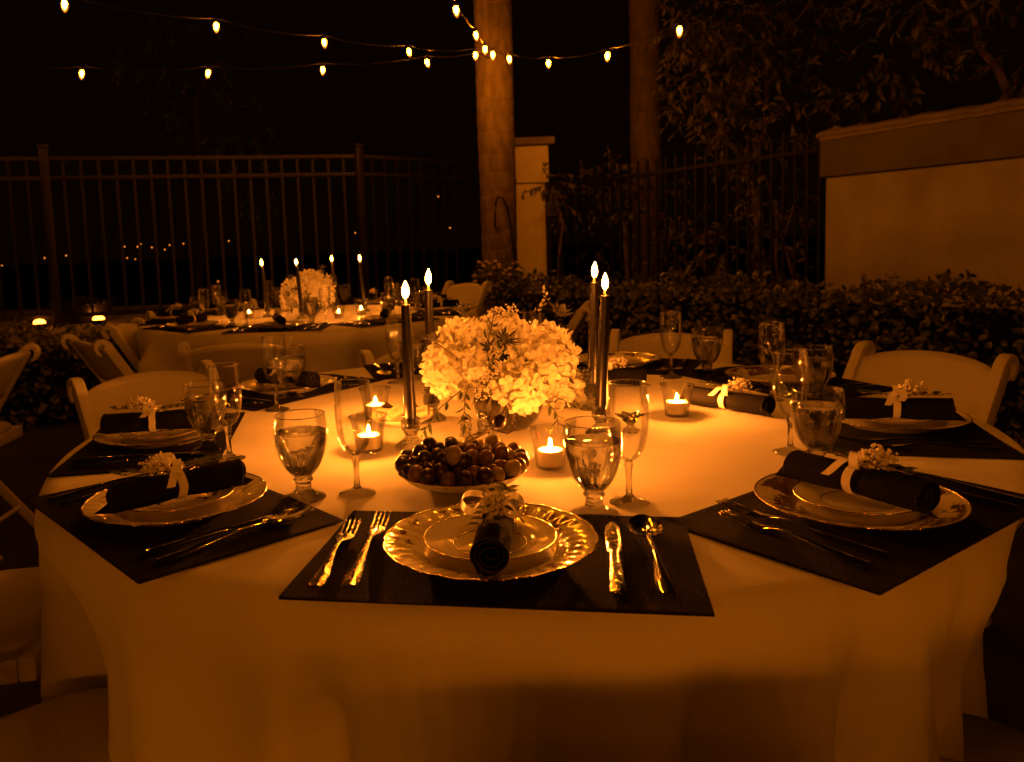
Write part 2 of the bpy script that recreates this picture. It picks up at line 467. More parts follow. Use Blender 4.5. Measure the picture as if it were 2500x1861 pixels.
def palm(loc, rad0, rad1, h, label, M, seed):
    t = thing("palm_tree", label, "palm tree", loc)
    r_ = random.Random(seed)
    prof = []; z = 0
    off = [r_.uniform(0, 6.28) for _ in range(80)]
    zs = []
    while z < h:
        st = r_.uniform(.11, .20)
        k = z / h; r = rad0 + (rad1 - rad0) * k + .035 * math.exp(-z / .35)
        prof += [(r * 1.0, z), (r * r_.uniform(1.012, 1.035), z + st * .84), (r * 1.03, z + st * .93), (r * .985, z + st * .965)]
        z += st
    def mod(r, z, th):
        q = 1 + .012 * math.sin(3 * th + z * 5) + .01 * math.sin(7 * th + z * 17) + .012 * math.sin(2 * th - z * 2.3)
        return r * q, z + .02 * math.sin(2 * th + z * 3) + .010 * math.sin(5 * th + z * 11)
    m = MB(); m.lathe(prof, 36, mod)
    obj("trunk", m.mesh("trunk", M, ang=35), t)
    c = MB()
    for k in range(14):
        a = k * 2.4; el = R(r_.uniform(-20, 60)); d = Vector((math.cos(a) * math.cos(el), math.sin(a) * math.cos(el), math.sin(el)))
        pts = [Vector((0, 0, h)) + d * (s * 1.8) - Vector((0, 0, .55 * s * s)) for s in (0, .25, .5, .75, 1)]
        c.tube(pts, [.02, .015, .01, .008, .004], 5)
        for s in range(24):
            f = .15 + .85 * s / 24; p = Vector((0, 0, h)) + d * (f * 1.8) - Vector((0, 0, .55 * f * f))
            sd = d.cross(Vector((0, 0, 1))).normalized()
            for e in (-1, 1):
                c.quadleaf(p, sd * e + d * .7 - Vector((0, 0, .5)), (0, 0, 1), .45 * (1.1 - f * .6), .03)
    obj("crown", c.mesh("crown", M_leaf, smooth=False), t, kind="stuff")
palm((.290, 5.60, 0), .150, .172, 5.2, "pale ringed palm trunk where the light strings meet", M_trunk, 3)
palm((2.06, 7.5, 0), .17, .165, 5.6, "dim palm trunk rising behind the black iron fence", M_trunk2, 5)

# ------------------------------------------------------------------ right iron fence and wall
IA, IB = Vector((.95, 6.6, 0)), Vector((2.86, 4.86, 0))
def iron_fence():
    t = thing("iron_fence", "black iron fence with pointed pickets between pillar and wall", "fence", IA)
    d = IB - IA; u = d.normalized(); L = d.length; ang = math.atan2(d.y, d.x)
    za, zb = 1.64, 1.755
    obj("rail", MB().bar((0, 0, za), d + Vector((0, 0, zb)), .04, .035).mesh("rail", M_iron, bevel=.004), t)
    obj("rail", MB().bar((0, 0, .22), d + Vector((0, 0, .22)), .04, .035).mesh("rail", M_iron, bevel=.004), t)
    n = 27
    for k in range(n):
        f = (k + .5) / n; z = za + (zb - za) * f
        h = z + .115
        m = MB().box((0, 0, h / 2), (.02, .02, h)); m.add([(-.01, -.01, h), (.01, -.01, h), (.01, .01, h), (-.01, .01, h), (0, 0, h + .03)], [(0, 1, 4), (1, 2, 4), (2, 3, 4), (3, 0, 4)])
        obj("picket", m.mesh("picket", M_iron, smooth=False), t, u * (L * f), (0, 0, ang))
    for q in ((-.14, -.32), (-.03, -.36)):
        obj("post", MB().box((0, 0, .83), (.05, .05, 1.66)).mesh("post", M_iron, bevel=.005), t, (q[0], q[1], 0))
iron_fence()
WA, WB = Vector((2.86, 4.86, 0)), Vector((4.10, 1.90, 0))
def wall_right():
    d = WB - WA; L = d.length; ang = math.atan2(d.y, d.x)
    t = thing("garden_wall", "tall stucco garden wall with overhanging band and rounded coping at right", "wall", WA, ang)
    # local +x along the wall, local -y faces the tables
    def slab(z0, z1, y0, y1, x0, x1): return MB().box(((x0 + x1) / 2, (y0 + y1) / 2, (z0 + z1) / 2), (x1 - x0, y1 - y0, z1 - z0))
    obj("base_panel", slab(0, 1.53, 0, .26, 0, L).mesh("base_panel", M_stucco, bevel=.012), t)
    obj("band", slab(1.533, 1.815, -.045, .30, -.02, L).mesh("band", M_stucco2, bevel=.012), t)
    m = MB(); nx = 60
    def cap(u, v):
        a = PI * 1.25 * v - PI * .125
        x = -.035 + (L + .035) * u
        return (x, .13 - .205 * math.cos(a), 1.862 + .05 * math.sin(a) + .003 * math.sin(x * 9) + .004 * math.sin(x * 23 + v * 3))
    m.grid(nx, 16, cap)
    s = 17
    m.add([cap(0, j / 16) for j in range(17)], [tuple(range(16, -1, -1))])
    m.box((L / 2, .13, 1.836), (L + .03, .37, .04))
    obj("coping", m.mesh("coping", M_cap, ang=60), t)
    k = MB().ball((.09, .02, 1.895), .035, 12, 8, (1.2, .9, .9)).ball((.02, .03, 1.885), .03, 12, 8)
    obj("coping_knob", k.mesh("coping_knob", M_cap), t)
wall_right()

# ------------------------------------------------------------------ hedges, trees and shrubs
def hedge(name, label, pts, z, thick, dens, lsz, seed, nrm):
    """pts: line of the back top edge; nrm: direction towards the tables"""
    r_ = random.Random(seed)
    o = thing(name, label, "hedge", (pts[0][0], pts[0][1], 0))
    O = Vector((pts[0][0], pts[0][1], 0))
    core = MB(); lf = MB(); st = MB()
    nv = Vector((*nrm, 0)).normalized()
    for i in range(len(pts) - 1):
        a = Vector((*pts[i], 0)) - O; c = Vector((*pts[i + 1], 0)) - O
        d = c - a; L = d.length; u = d / L
        # solid dark block added inside so nothing shows through the leaves
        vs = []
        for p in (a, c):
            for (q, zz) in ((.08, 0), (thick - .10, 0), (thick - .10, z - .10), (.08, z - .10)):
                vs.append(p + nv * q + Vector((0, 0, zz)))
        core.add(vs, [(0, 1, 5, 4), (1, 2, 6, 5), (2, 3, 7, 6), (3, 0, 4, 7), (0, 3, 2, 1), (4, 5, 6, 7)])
        N1 = int(L * z * dens); N2 = int(L * thick * dens * .9)
        for k in range(N1 + N2):
            s = r_.uniform(-.03, L + .03)
            bump = .05 * math.sin(s * 5.1 + i) + .035 * math.sin(s * 13.7) + .02 * math.sin(s * 31)
            if k < N1:
                zz = r_.uniform(.03, z); q = thick + bump * .9 + r_.uniform(-.12, .03); nn = nv + Vector((0, 0, .35))
            else:
                q = r_.uniform(.0, thick); zz = z + bump * .7 + r_.uniform(-.09, .025) + .02 * math.sin(q * 14 + s * 7); nn = Vector((0, 0, 1)) + nv * .3
            p = a + u * s + nv * q + Vector((0, 0, zz))
            nn = nn + Vector((r_.gauss(0, .55), r_.gauss(0, .55), r_.gauss(0, .45)))
            dd = Vector((r_.gauss(0, 1), r_.gauss(0, 1), r_.gauss(.25, .7)))
            l = lsz * r_.uniform(.6, 1.25)
            lf.leaf(p, dd, nn, l, l * r_.uniform(.5, .72), curl=r_.uniform(0, .25))
        for k in range(int(L * 16)):
            s = r_.uniform(0, L); zz = r_.uniform(.1, z * .9)
            p = a + u * s + nv * (thick - .04) + Vector((0, 0, zz))
            e = p + Vector((r_.gauss(0, .07), 0, r_.uniform(.08, .2))) + nv * r_.uniform(0, .08)
            st.tube([p, (p + e) / 2 + Vector((r_.gauss(0, .01), 0, 0)), e], [.004, .003, .002], 4)
    obj("dark_core", core.mesh("dark_core", M_core, smooth=False), o)
    obj("leaves", lf.mesh("leaves", M_leaf_d, smooth=False), o, kind="stuff")
    obj("twigs", st.mesh("twigs", M_stem), o, kind="stuff")
hedge("boxwood_hedge", "dark clipped hedge running below the stucco wall and iron fence",
      [(.56, 5.35), (1.9, 4.05), (3.25, 2.25), (3.7, 1.5)], .765, .55, 1250, .052, 11, (-.72, -.69))
hedge("low_hedge", "low dark hedge behind the chairs on the left of the far table",
      [(-6.2, 3.0), (-3.33, 4.05), (-2.3, 4.55), (-1.2, 5.1)], .60, .6, 800, .058, 12, (.36, -.93))

def limb(m, p0, p1, r0, r1, r_, wob=.04):
    p0 = Vector(p0); p1 = Vector(p1); pts = []; rs = []
    for k in range(6):
        f = k / 5; pts.append(p0.lerp(p1, f) + (Vector((r_.gauss(0, wob), r_.gauss(0, wob), 0)) if 0 < k < 5 else Vector()))
        rs.append(r0 + (r1 - r0) * f)
    m.tube(pts, rs, 6)
def tree(name, label, cat, base, limbs, clumps, lsz, seed, M=M_leaf_t, droop=.6, group=None):
    r_ = random.Random(seed); O = Vector(base)
    t = thing(name, label, cat, base, group=group)
    m = MB()
    for (p0, p1, r0, r1) in limbs: limb(m, Vector(p0) - O, Vector(p1) - O, r0, r1, r_)
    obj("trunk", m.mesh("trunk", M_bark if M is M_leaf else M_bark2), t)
    lf = MB(); tw = MB()
    for (c, rad, n) in clumps:
        c = Vector(c) - O
        for k in range(n // 7):
            v = Vector((r_.gauss(0, 1), r_.gauss(0, 1), r_.gauss(0, 1))); v.normalize()
            p = c + Vector((v.x * rad[0], v.y * rad[1], v.z * rad[2])) * r_.uniform(.35, 1.0) ** .6
            d = (v + Vector((0, 0, -droop)) + Vector((r_.gauss(0, .4), r_.gauss(0, .4), r_.gauss(0, .3)))).normalized()
            e = p + d * lsz * 2.6
            tw.tube([p, (p + e) / 2, e], [.004, .003, .0015], 4)
            for j in range(7):
                q = p.lerp(e, (j + .6) / 7)
                dd = d * .7 + Vector((r_.gauss(0, .7), r_.gauss(0, .7), r_.gauss(-.25, .5)))
                l = lsz * r_.uniform(.7, 1.2)
                lf.leaf(q, dd, Vector((r_.gauss(0, .6), r_.gauss(-.4, .6), 1)), l, l * .42, curl=.2)
    obj("crown", lf.mesh("crown", M, smooth=False), t, kind="stuff")
    obj("branchlets", tw.mesh("branchlets", M_stem), t, kind="stuff")
tree("ficus_tree", "leafy tree with drooping pointed leaves hanging over the iron fence", "tree", (3.0, 6.3, 0),
     [((3.0, 6.3, 0), (2.75, 6.2, 1.6), .06, .045), ((2.75, 6.2, 1.6), (2.35, 6.1, 2.25), .035, .02), ((2.75, 6.2, 1.6), (2.9, 6.2, 2.7), .03, .015),
      ((2.35, 6.1, 2.25), (2.2, 6.0, 2.9), .02, .01), ((2.9, 6.2, 2.7), (3.3, 6.1, 3.3), .015, .008)],
     [((2.25, 5.95, 2.42), (.30, .28, .28), 420), ((2.55, 6.0, 2.75), (.36, .35, .32), 480), ((2.35, 6.0, 3.1), (.38, .3, .3), 380), ((2.0, 5.85, 2.95), (.18, .2, .22), 150),
      ((2.55, 6.05, 2.15), (.22, .22, .28), 240), ((3.05, 6.2, 3.1), (.45, .3, .4), 360), ((2.6, 6.1, 1.85), (.2, .2, .2), 120), ((3.1, 6.1, 2.3), (.3, .3, .35), 150)], .085, 21)
tree("broadleaf_tree", "dark broad-leaved tree rising beyond the stucco wall", "tree", (4.6, 5.2, 0),
     [((4.6, 5.2, 0), (4.5, 5.1, 2.0), .08, .05), ((4.5, 5.1, 2.0), (4.0, 5.0, 2.9), .04, .02), ((4.5, 5.1, 2.0), (4.9, 5.0, 3.0), .04, .02)],
     [((4.45, 4.75, 2.45), (.35, .3, .28), 170), ((3.6, 5.2, 2.6), (.45, .35, .45), 260), ((4.0, 5.2, 3.1), (.5, .4, .4), 260), ((5.0, 5.0, 3.0), (.5, .4, .4), 200), ((3.4, 5.4, 2.1), (.3, .3, .3), 120)], .10, 22)
tree("fence_shrub", "tangled shrub growing against the iron fence near its middle", "shrub", (1.75, 6.6, 0),
     [((1.75, 6.6, 0), (1.6, 6.5, 1.2), .03, .02), ((1.6, 6.5, 1.2), (1.45, 6.5, 1.85), .02, .008), ((1.75, 6.6, .2), (2.1, 6.3, 1.3), .02, .01)],
     [((1.5, 6.5, 1.7), (.30, .2, .22), 260), ((1.2, 6.75, 1.55), (.28, .2, .25), 200), ((1.8, 6.3, 1.25), (.35, .25, .45), 320), ((2.05, 6.05, .95), (.35, .25, .35), 300), ((1.4, 6.6, 1.0), (.35, .2, .4), 220)], .075, 23)
tree("twiggy_shrub", "pale twiggy shrub behind the iron fence beside the wall", "shrub", (2.85, 5.5, 0),
     [((2.8, 5.5, 0), (2.62, 5.4, 1.5), .022, .012), ((2.85, 5.5, 0), (2.8, 5.3, 1.75), .018, .01), ((2.9, 5.6, 0), (2.45, 5.5, 1.7), .016, .008), ((2.7, 5.4, 1.0), (2.4, 5.55, 1.3), .012, .006)],
     [((2.35, 5.6, 1.0), (.28, .2, .32), 260), ((2.62, 5.35, 1.35), (.22, .15, .35), 170), ((2.7, 5.35, .95), (.2, .15, .3), 150), ((2.75, 5.25, 2.0), (.12, .1, .25), 60)], .075, 24)
tree("vine", "small vine spilling over the iron posts beside the pillar", "vine", (.86, 6.2, 0),
     [((.86, 6.2, 0), (.84, 6.15, 1.6), .012, .008)],
     [((.84, 6.12, 1.62), (.13, .08, .10), 90), ((.86, 6.1, 1.45), (.09, .06, .12), 50)], .075, 25)
tree("weeping_tree", "dim weeping tree behind the left metal fence", "tree", (-3.4, 8.6, 0),
     [((-3.4, 8.6, 0), (-3.2, 8.5, 3.0), .09, .05), ((-3.2, 8.5, 3.0), (-2.4, 8.4, 3.8), .04, .02)],
     [((-3.0, 8.6, 2.7), (.7, .4, .6), 200), ((-2.6, 8.5, 2.0), (.5, .4, .5), 140), ((-3.4, 8.6, 3.5), (.8, .5, .6), 180)], .09, 26, M=M_leaf, droop=1.2)

# ------------------------------------------------------------------ lights on the ledge, fire bowl, distant lamps
def uplight(loc, label):
    t = thing("garden_uplight", label, "garden light", loc, group="uplights on the raised ledge")
    obj("housing", MB().lathe([(.0, 0), (.05, 0), (.055, .03), (.05, .04)], 16).mesh("housing", M_iron), t)
    obj("lens", MB().ball((0, 0, .045), .042, 14, 8, (1.2, 1, .75)).mesh("lens", E_spot), t)
uplight((-3.62, 5.12, .53), "bright uplight on the ledge left of the dark bowl")
uplight((-3.20, 5.30, .53), "bright uplight on the ledge right of the dark bowl")
t = thing("planter_bowl", "wide dark planter bowl with low plants between two uplights", "planter", (-3.42, 5.5, .53))
obj("bowl", MB().lathe([(.10, 0), (.16, .02), (.23, .10), (.25, .17), (.235, .175), (.22, .15)], 28, cap0=True).mesh("bowl", M_bowl), t)
pl = MB()
for k in range(160):
    a = rnd.uniform(0, 6.28); r = rnd.uniform(0, .23) ; pl.leaf((r * math.cos(a), r * math.sin(a), .15), (math.cos(a) * r * 4, math.sin(a) * r * 4, rnd.uniform(.2, .8)), (0, 0, 1), .09, .035)
obj("plants", pl.mesh("plants", M_leaf_d, smooth=False), t, kind="stuff")
dl = MB().ball((0, 0, 0), .017, 8, 6).mesh("distant_lamp", E_far)
for i, (x, z) in enumerate([(-13.6, 1.05), (-11.6, 1.2), (-11.0, 1.32), (-10.2, 1.30), (-9.95, 1.38), (-9.75, 1.26), (-9.5, 1.32), (-9.3, 1.18), (-9.05, 1.35), (-8.6, 1.33), (-8.45, 1.28), (-8.1, 1.22), (-7.4, 1.38),
                            (-10.9, .95), (-10.7, .9), (-15.2, .5), (-15.0, .85), (-12.9, 1.22), (-12.4, 1.1), (-7.7, .1), (-.55, 2.6), (-.2, 1.55), (-3.3, 1.5), (-3.0, 1.5)]):
    tag(obj("distant_lamp", dl, None, (x, 25 + rnd.uniform(-1, 1), z)), "tiny distant lamp glinting far beyond the metal fence", "lamp", "distant lamps beyond the fence")

# ------------------------------------------------------------------ string lights
bulb_me = MB().lathe([(.0, -.098), (.008, -.094), (.017, -.078), (.0225, -.058), (.022, -.042), (.015, -.024), (.009, -.014)], 10).mesh("bulb", E_bulb)
halo_me = MB().lathe([(.0, -.106), (.010, -.100), (.021, -.081), (.0272, -.059), (.0265, -.041), (.0185, -.022), (.0115, -.010)], 14).mesh("bulb_halo", shell("bulb_halo_glow", .9))  # glowing shell added to give each bulb its halo
sock_me = MB().lathe([(.012, -.016), (.013, .004), (.009, .012), (.003, .018)], 10, cap0=True, cap1=True).mesh("socket", M_socket)
def strand(label, pts, sag=.03, skip=(), skip_more=()):
    """pts: bulb centres; the cable passes above them"""
    t = thing("string_light", label, "string lights", pts[0], group="strings of warm bulbs overhead")
    O = Vector(pts[0]); cp = []
    hang = Vector((0, 0, .062))
    Q = [Vector(p) + hang for p in pts]
    for i in range(len(Q) - 1):
        for k in range(6):
            f = k / 6; cp.append(Q[i].lerp(Q[i + 1], f) - Vector((0, 0, sag * 4 * f * (1 - f))) - O)
    cp.append(Q[-1] - O)
    obj("cable", MB().tube(cp, .0034, 6).mesh("cable", M_cable), t)
    cp2 = [c + Vector((.006 * math.cos(i * 2.1), .006 * math.sin(i * 2.1), .004 * math.cos(i * 2.1))) for i, c in enumerate(cp)]
    obj("twisted_wire", MB().tube(cp2, .0024, 5).mesh("twisted_wire", M_cable), t)
    for i, p in enumerate(Q):
        if i in skip or i in skip_more: continue
        tx, ty = rnd.gauss(0, .12), rnd.gauss(0, .12)
        s = obj("socket", sock_me, t, p - O - Vector((0, 0, .014)), (tx, ty, 0))
        b_ = obj("bulb", bulb_me, s, scale=(.62, .62, .64))
        obj("bulb_halo", halo_me, s, scale=(.80, .80, .76))
strand("string of bulbs running from palm to upper left above far table",
       [(.27, 5.42, 2.62), (0.105, 4.82, 2.556), (-.422, 4.9, 2.616), (-1.01, 4.4, 2.591), (-1.593, 3.7, 2.546), (-2.193, 2.9, 2.481), (-2.8, 2.1, 2.50), (-3.4, 1.3, 2.56)], skip=(0,))
strand("lower string of bulbs running from palm level to the left",
       [(.30, 5.42, 2.66), (0.238, 4.82, 2.555), (-.29, 5.0, 2.551), (-1.086, 4.8, 2.481), (-1.912, 4.6, 2.446), (-2.779, 4.4, 2.433), (-3.65, 4.2, 2.46)], skip=(0,))
strand("string of bulbs dropping steeply to the palm from overhead",
       [(.25, 5.42, 2.70), (0.169, 4.631, 2.556), (.088, 4.3, 2.581), (-.061, 3.3, 2.488), (-.13, 2.6, 2.50), (-.15, 1.9, 2.26), (-.15, 1.3, 2.08), (-.14, .75, 2.00), (-.12, .25, 1.96), (-.10, -.22, 1.94), (-.08, -.68, 1.95), (-.06, -1.3, 2.0), (-.04, -2.3, 2.05), (-.02, -3.2, 2.0), (0, -3.68, 1.96)], skip_more=(11, 12, 13), skip=(0,))  # unseen run overhead is added to light the front table and bouquet
strand("string of bulbs running from palm to upper right past the tree",
       [(.33, 5.42, 2.66), (0.363, 4.82, 2.519), (.677, 4.9, 2.493), (1.013, 4.2, 2.382), (1.299, 3.4, 2.349), (1.62, 3.75, 2.62), (2.1, 4.9, 3.0)], skip=(0, 5, 6))

for lab, y0, zz in (("nearer", -3.5, 1.42), ("farther", -4.1, 1.50)):  # added out of view behind the camera to light the cloth front
    strand("%s of two added low strings of bulbs, unseen behind the viewer" % lab,
           [(-1.32 + .24 * k, y0 + .02 * (k % 3), zz + .03 * ((k - 5.5) / 2.6) ** 2) for k in range(12)], skip=(0, 11))

# ------------------------------------------------------------------ hook and hanging basket
t = thing("shepherd_hook", "slim black shepherd's hook standing before the palm trunk", "garden hook", (.40, 5.2, 0))
obj("pole", MB().tube([(.03, 0, 0), (.015, 0, .7), (-.03, 0, 1.2), (-.055, 0, 1.38), (-.09, 0, 1.47), (-.13, 0, 1.49), (-.155, 0, 1.44), (-.162, 0, 1.34), (-.165, 0, 1.24), (-.15, 0, 1.215), (-.13, 0, 1.235)], .0095, 8).mesh("pole", M_iron), t)
t = thing("hanging_basket", "hanging basket of small pale flowers on thin wires below the hook", "hanging basket", (.25, 5.15, .62))
obj("pot", MB().lathe([(.03, 0), (.10, .03), (.15, .12), (.165, .20), (.15, .20)], 20, cap0=True).mesh("pot", M_basket), t)
for k in range(3):
    a = k * 2.09 + .4
    obj("wire", MB().tube([(.155 * math.cos(a), .155 * math.sin(a), .2), (0, .04, .60)], .0025, 5).mesh("wire", M_iron), t)
lf = MB(); bl = MB()
for k in range(420):
    a = rnd.uniform(0, 6.28); zz = rnd.uniform(-.05, .33); r = .20 * math.sqrt(max(.05, 1 - ((zz - .16) / .24) ** 2)) * rnd.uniform(.75, 1.08)
    p = (r * math.cos(a), r * math.sin(a), zz)
    lf.leaf(p, (math.cos(a) + rnd.gauss(0, .5), math.sin(a) + rnd.gauss(0, .5), rnd.gauss(-.2, .6)), (rnd.gauss(0, .5), -.4, 1), .05, .026)
    if k % 5 == 0 and zz > .05:
        for j in range(4):
            q = j * 1.57 + k; bl.leaf((p[0] * 1.06, p[1] * 1.06, zz + .01), (math.cos(q), math.sin(q) * .6 - .4, .5 + math.sin(q) * .4), (0, -.5, .8), .024, .02)
obj("foliage", lf.mesh("foliage", M_leaf, smooth=False), t, kind="stuff")
obj("blooms", bl.mesh("blooms", M_bloom, smooth=False), t, kind="stuff")

# ------------------------------------------------------------------ tables and cloths
TR = .915
NEAR = Vector((0, 0, 0)); FAR = Vector((-.92, 2.80, 0))
leg_me = MB().tube([(0, 0, 0), (0, 0, .70)], .016, 8).mesh("leg", M_iron)
def table(c, label):
    t = thing("banquet_table", label, "table", c, group="round banquet tables")
    obj("tabletop", MB().lathe([(0, .725), (TR - .02, .725), (TR - .012, .74), (TR - .02, .755), (0, .755)], 64).mesh("tabletop", M_wood), t)
    for k in range(4):
        a = PI / 4 + k * PI / 2
        obj("leg", leg_me, t, (.5 * math.cos(a), .5 * math.sin(a), .025))
table(NEAR, "round banquet table in front, hidden under its white cloth")
table(FAR, "round banquet table at the back, hidden under its white cloth")
def cloth(c, label, folds, seed, drop=.70, seg=288):
    r_ = random.Random(seed); ph = [r_.uniform(0, 6.28) for _ in range(8)]
    m = MB()
    rings = []
    for r in (.0, .05, .1, .15, .2, .25, .3, .34, .38, .42, .46, .5, .54, .58, .62, .66, .70, .74, .78, .82, .85, .868, .882): rings.append((r, 0.0, 0.0))
    er = .030; ez = .062
    for k in range(1, 11):
        a = k / 10 * PI / 2; rings.append((TR - er + (er + .008) * math.sin(a), -ez * (1 - math.cos(a)), .0 if k < 4 else .02 * (k - 3) / 7))
    for k in range(1, 19):
        s = .02 + .98 * (k / 18) ** 1.15; rings.append((TR + .008, -ez - (drop - ez) * s, s))
    def fold(t, s):
        if s <= 0: return 0.0
        v = .010 * math.sin(5 * t + ph[0]) + .012 * math.sin(9 * t + ph[1]) + .008 * math.sin(14 * t + ph[2])
        v *= min(1.0, s * 7.0) * (.6 + s)
        v += .030 * s - .024 * min(1.0, s / .18) * (1 - .4 * s)
        for (a, wdt, amp, on) in folds:
            dt = (t - a + PI) % (2 * PI) - PI
            ss = max(0.0, (s - on) / (1 - on))
            v += amp * (math.exp(-(dt / wdt) ** 4) if amp < -.1 else 1.9 * math.exp(-(dt / wdt) ** 2)) * min(1.0, ss * (4.2 if amp < -.3 else 3.2 if amp < -.1 else 7.0))
        q = min(1.0, s * 9)
        v += q * (.0034 * math.sin(31 * t + 3 * math.sin(5 * t + ph[5]) + 9 * s) + .0016 * math.sin(57 * t - 5 * s + 2 * math.sin(11 * t)) + .0040 * math.sin(19 * t + 5 * s + ph[6]))
        return v
    vs = []; fs = []
    for (r, dz, s) in rings[1:]:
        for k in range(seg):
            t = 2 * PI * k / seg
            X_, Y_ = r * math.cos(t), r * math.sin(t)
            wr = (.0006 * math.sin(27 * X_ + ph[3] + 2 * math.sin(9 * Y_)) * math.sin(21 * Y_ + ph[4]) + .0004 * math.sin(55 * X_ - 38 * Y_ + 3 * math.sin(14 * X_ + ph[5]))) if s == 0 and r < .87 else 0
            rr = r + fold(t, s)
            vs.append((rr * math.cos(t), rr * math.sin(t), ZT + dz + wr))
    vs.append((0, 0, ZT)); ci = len(vs) - 1
    nr = len(rings) - 1
    for k in range(seg): fs.append((ci, k, (k + 1) % seg))
    for i in range(nr - 1):
        for k in range(seg):
            k2 = (k + 1) % seg; fs.append((i * seg + k, (i + 1) * seg + k, (i + 1) * seg + k2, i * seg + k2))
    m.add(vs, fs)
    o = obj("tablecloth", m.mesh("tablecloth", M_cloth, ang=0), None, c)
    tag(o, label, "tablecloth", "white round tablecloths")
cloth(NEAR, "large white tablecloth on the front table, draped in soft folds",
      [(R(216), .15, -.17, .02), (R(236), .07, .014, .0), (R(190), .10, .016, .0), (R(251), .035, -.034, .0), (R(259), .035, .012, .0), (R(266), .03, -.012, .0), (R(272.6), .022, .009, .0), (R(278), .030, -.030, .0), (R(283.5), .03, .010, .0), (R(289), .024, -.036, .0), (R(294.5), .022, .014, .0),
       (R(300.5), .022, -.036, .0), (R(306), .020, .018, .0), (R(325), .28, -.64, .0), (R(160), .08, -.05, .0), (R(180), .05, .04, .0)], 4)
cloth(FAR, "white tablecloth on the far table behind the folding chairs",
      [(R(200), .08, -.05, .0), (R(225), .06, .05, .0), (R(250), .07, -.05, .0), (R(272), .06, .045, .0), (R(295), .08, -.05, .0), (R(320), .06, .04, .0), (R(345), .07, -.04, .0), (R(20), .07, .04, 0)], 5)

# ------------------------------------------------------------------ folding chairs
def chair_meshes():
    D = {}
    W2 = .205
    # one stile: long flat bar from the front foot to a scrolled top, leaning back
    def stile():
        foot = Vector((0, .23, 0)); top = Vector((0, -.235, .745))
        pts = [foot.lerp(top, k / 8) for k in range(9)]
        d = (top - foot).normalized()
        nb = Vector((0, -d.z, d.y))          # towards the back
        c = top + nb * .024
        for k in range(1, 10):
            a = k / 9 * R(215)
            pts.append(c - nb * .024 * math.cos(a) * (1 - .02 * k) + d * .024 * math.sin(a) * 1.3)
        m = MB(); vs = []; fs = []
        n = len(pts)
        for i, p in enumerate(pts):
            dd = (pts[min(i + 1, n - 1)] - pts[max(i - 1, 0)]).normalized()
            nn = Vector((0, -dd.z, dd.y))
            dep = .021 if i < 9 else .021 - .012 * (i - 8) / 9
            for (sx, sn) in ((-1, -1), (1, -1), (1, 1), (-1, 1)):
                vs.append(p + Vector((sx * .0165, 0, 0)) + nn * sn * dep * (1 if sn < 0 else (1 if i < 9 else .35)))
        for i in range(n - 1):
            for k in range(4):
                k2 = (k + 1) % 4; fs.append((i * 4 + k, i * 4 + k2, (i + 1) * 4 + k2, (i + 1) * 4 + k))
        fs += [(3, 2, 1, 0), tuple((n - 1) * 4 + k for k in range(4))]
        m.add(vs, fs)
        return m.mesh("stile", M_resin, bevel=.006)
    D['stile'] = stile()
    D['rear_leg'] = MB().bar((0, -.25, 0), (0, .10, .425), .022, .036).mesh("rear_leg", M_resin, bevel=.006)
    # arched back panel, concave towards the sitter
    def panel():
        foot = Vector((0, .23, 0)); top = Vector((0, -.235, .745)); d = (top - foot).normalized(); nb = Vector((0, -d.z, d.y))
        m = MB(); nx, nz = 20, 8
        def P(u, v, side):
            x = (u * 2 - 1) * (W2 - .012)
            q = 1 - (u * 2 - 1) ** 2
            h0 = -.20 + .02 * q; h1 = -.018 + .056 * q ** .8
            base = top + d * (h0 + (h1 - h0) * v) + nb * (.004 + .030 * q + side * .0075)
            return base + Vector((x, 0, 0))
        for side in (-1, 1):
            m.grid(nx, nz, lambda u, v, s=side: P(u, v, s))
        # rims
        for vv in (0, 1):
            m.grid(nx, 1, lambda u, v, q=vv: P(u, q, -1 + 2 * v))
        bm = m.mesh("back_panel", M_resin)
        b = bmesh.new(); b.from_mesh(bm); bmesh.ops.remove_doubles(b, verts=b.verts, dist=1e-5); bmesh.ops.recalc_face_normals(b, faces=b.faces); b.to_mesh(bm); b.free()
        return bm
    D['back_panel'] = panel()
    # seat pad: rounded cushion with a front crown
    def pad():
        m = MB(); seg = 48
        def so(t, a, b_, e=5.0):
            c, s = math.cos(t), math.sin(t)
            return (a * math.copysign(abs(c) ** (2 / e), c), b_ * math.copysign(abs(s) ** (2 / e), s))
        rings = [(.0, .475), (.5, .4745), (.8, .472), (.93, .467), (.985, .458), (1.0, .447), (.985, .438), (.9, .436)]
        vs = []; fs = []
        for (q, z) in rings[1:]:
            for k in range(seg):
                x, y = so(2 * PI * k / seg, .19 * q, .195 * q); vs.append((x, y + .0, z))
        vs.append((0, 0, .475)); ci = len(vs) - 1
        for k in range(seg): fs.append((ci, k, (k + 1) % seg))
        for i in range(len(rings) - 2):
            for k in range(seg):
                k2 = (k + 1) % seg; fs.append((i * seg + k, (i + 1) * seg + k, (i + 1) * seg + k2, i * seg + k2))
        m.add(vs, fs)
        return m.mesh("seat_pad", M_vinyl, ang=0)
    D['seat_pad'] = pad()
    m = MB()
    m.box((0, .185, .418), (.40, .03, .045)).box((0, -.185, .418), (.40, .03, .045)).box((-.185, 0, .418), (.03, .34, .045)).box((.185, 0, .418), (.03, .34, .045))
    D['seat_frame'] = m.mesh("seat_frame", M_resin, bevel=.006)
    D['stretcher'] = MB().tube([(-.2, .147, .135), (.2, .147, .135)], .011, 8).mesh("stretcher", M_resin)
    D['rear_stretcher'] = MB().tube([(-.17, -.17, .10), (.17, -.17, .10)], .010, 8).mesh("rear_stretcher", M_resin)
    return D
CH = chair_meshes()
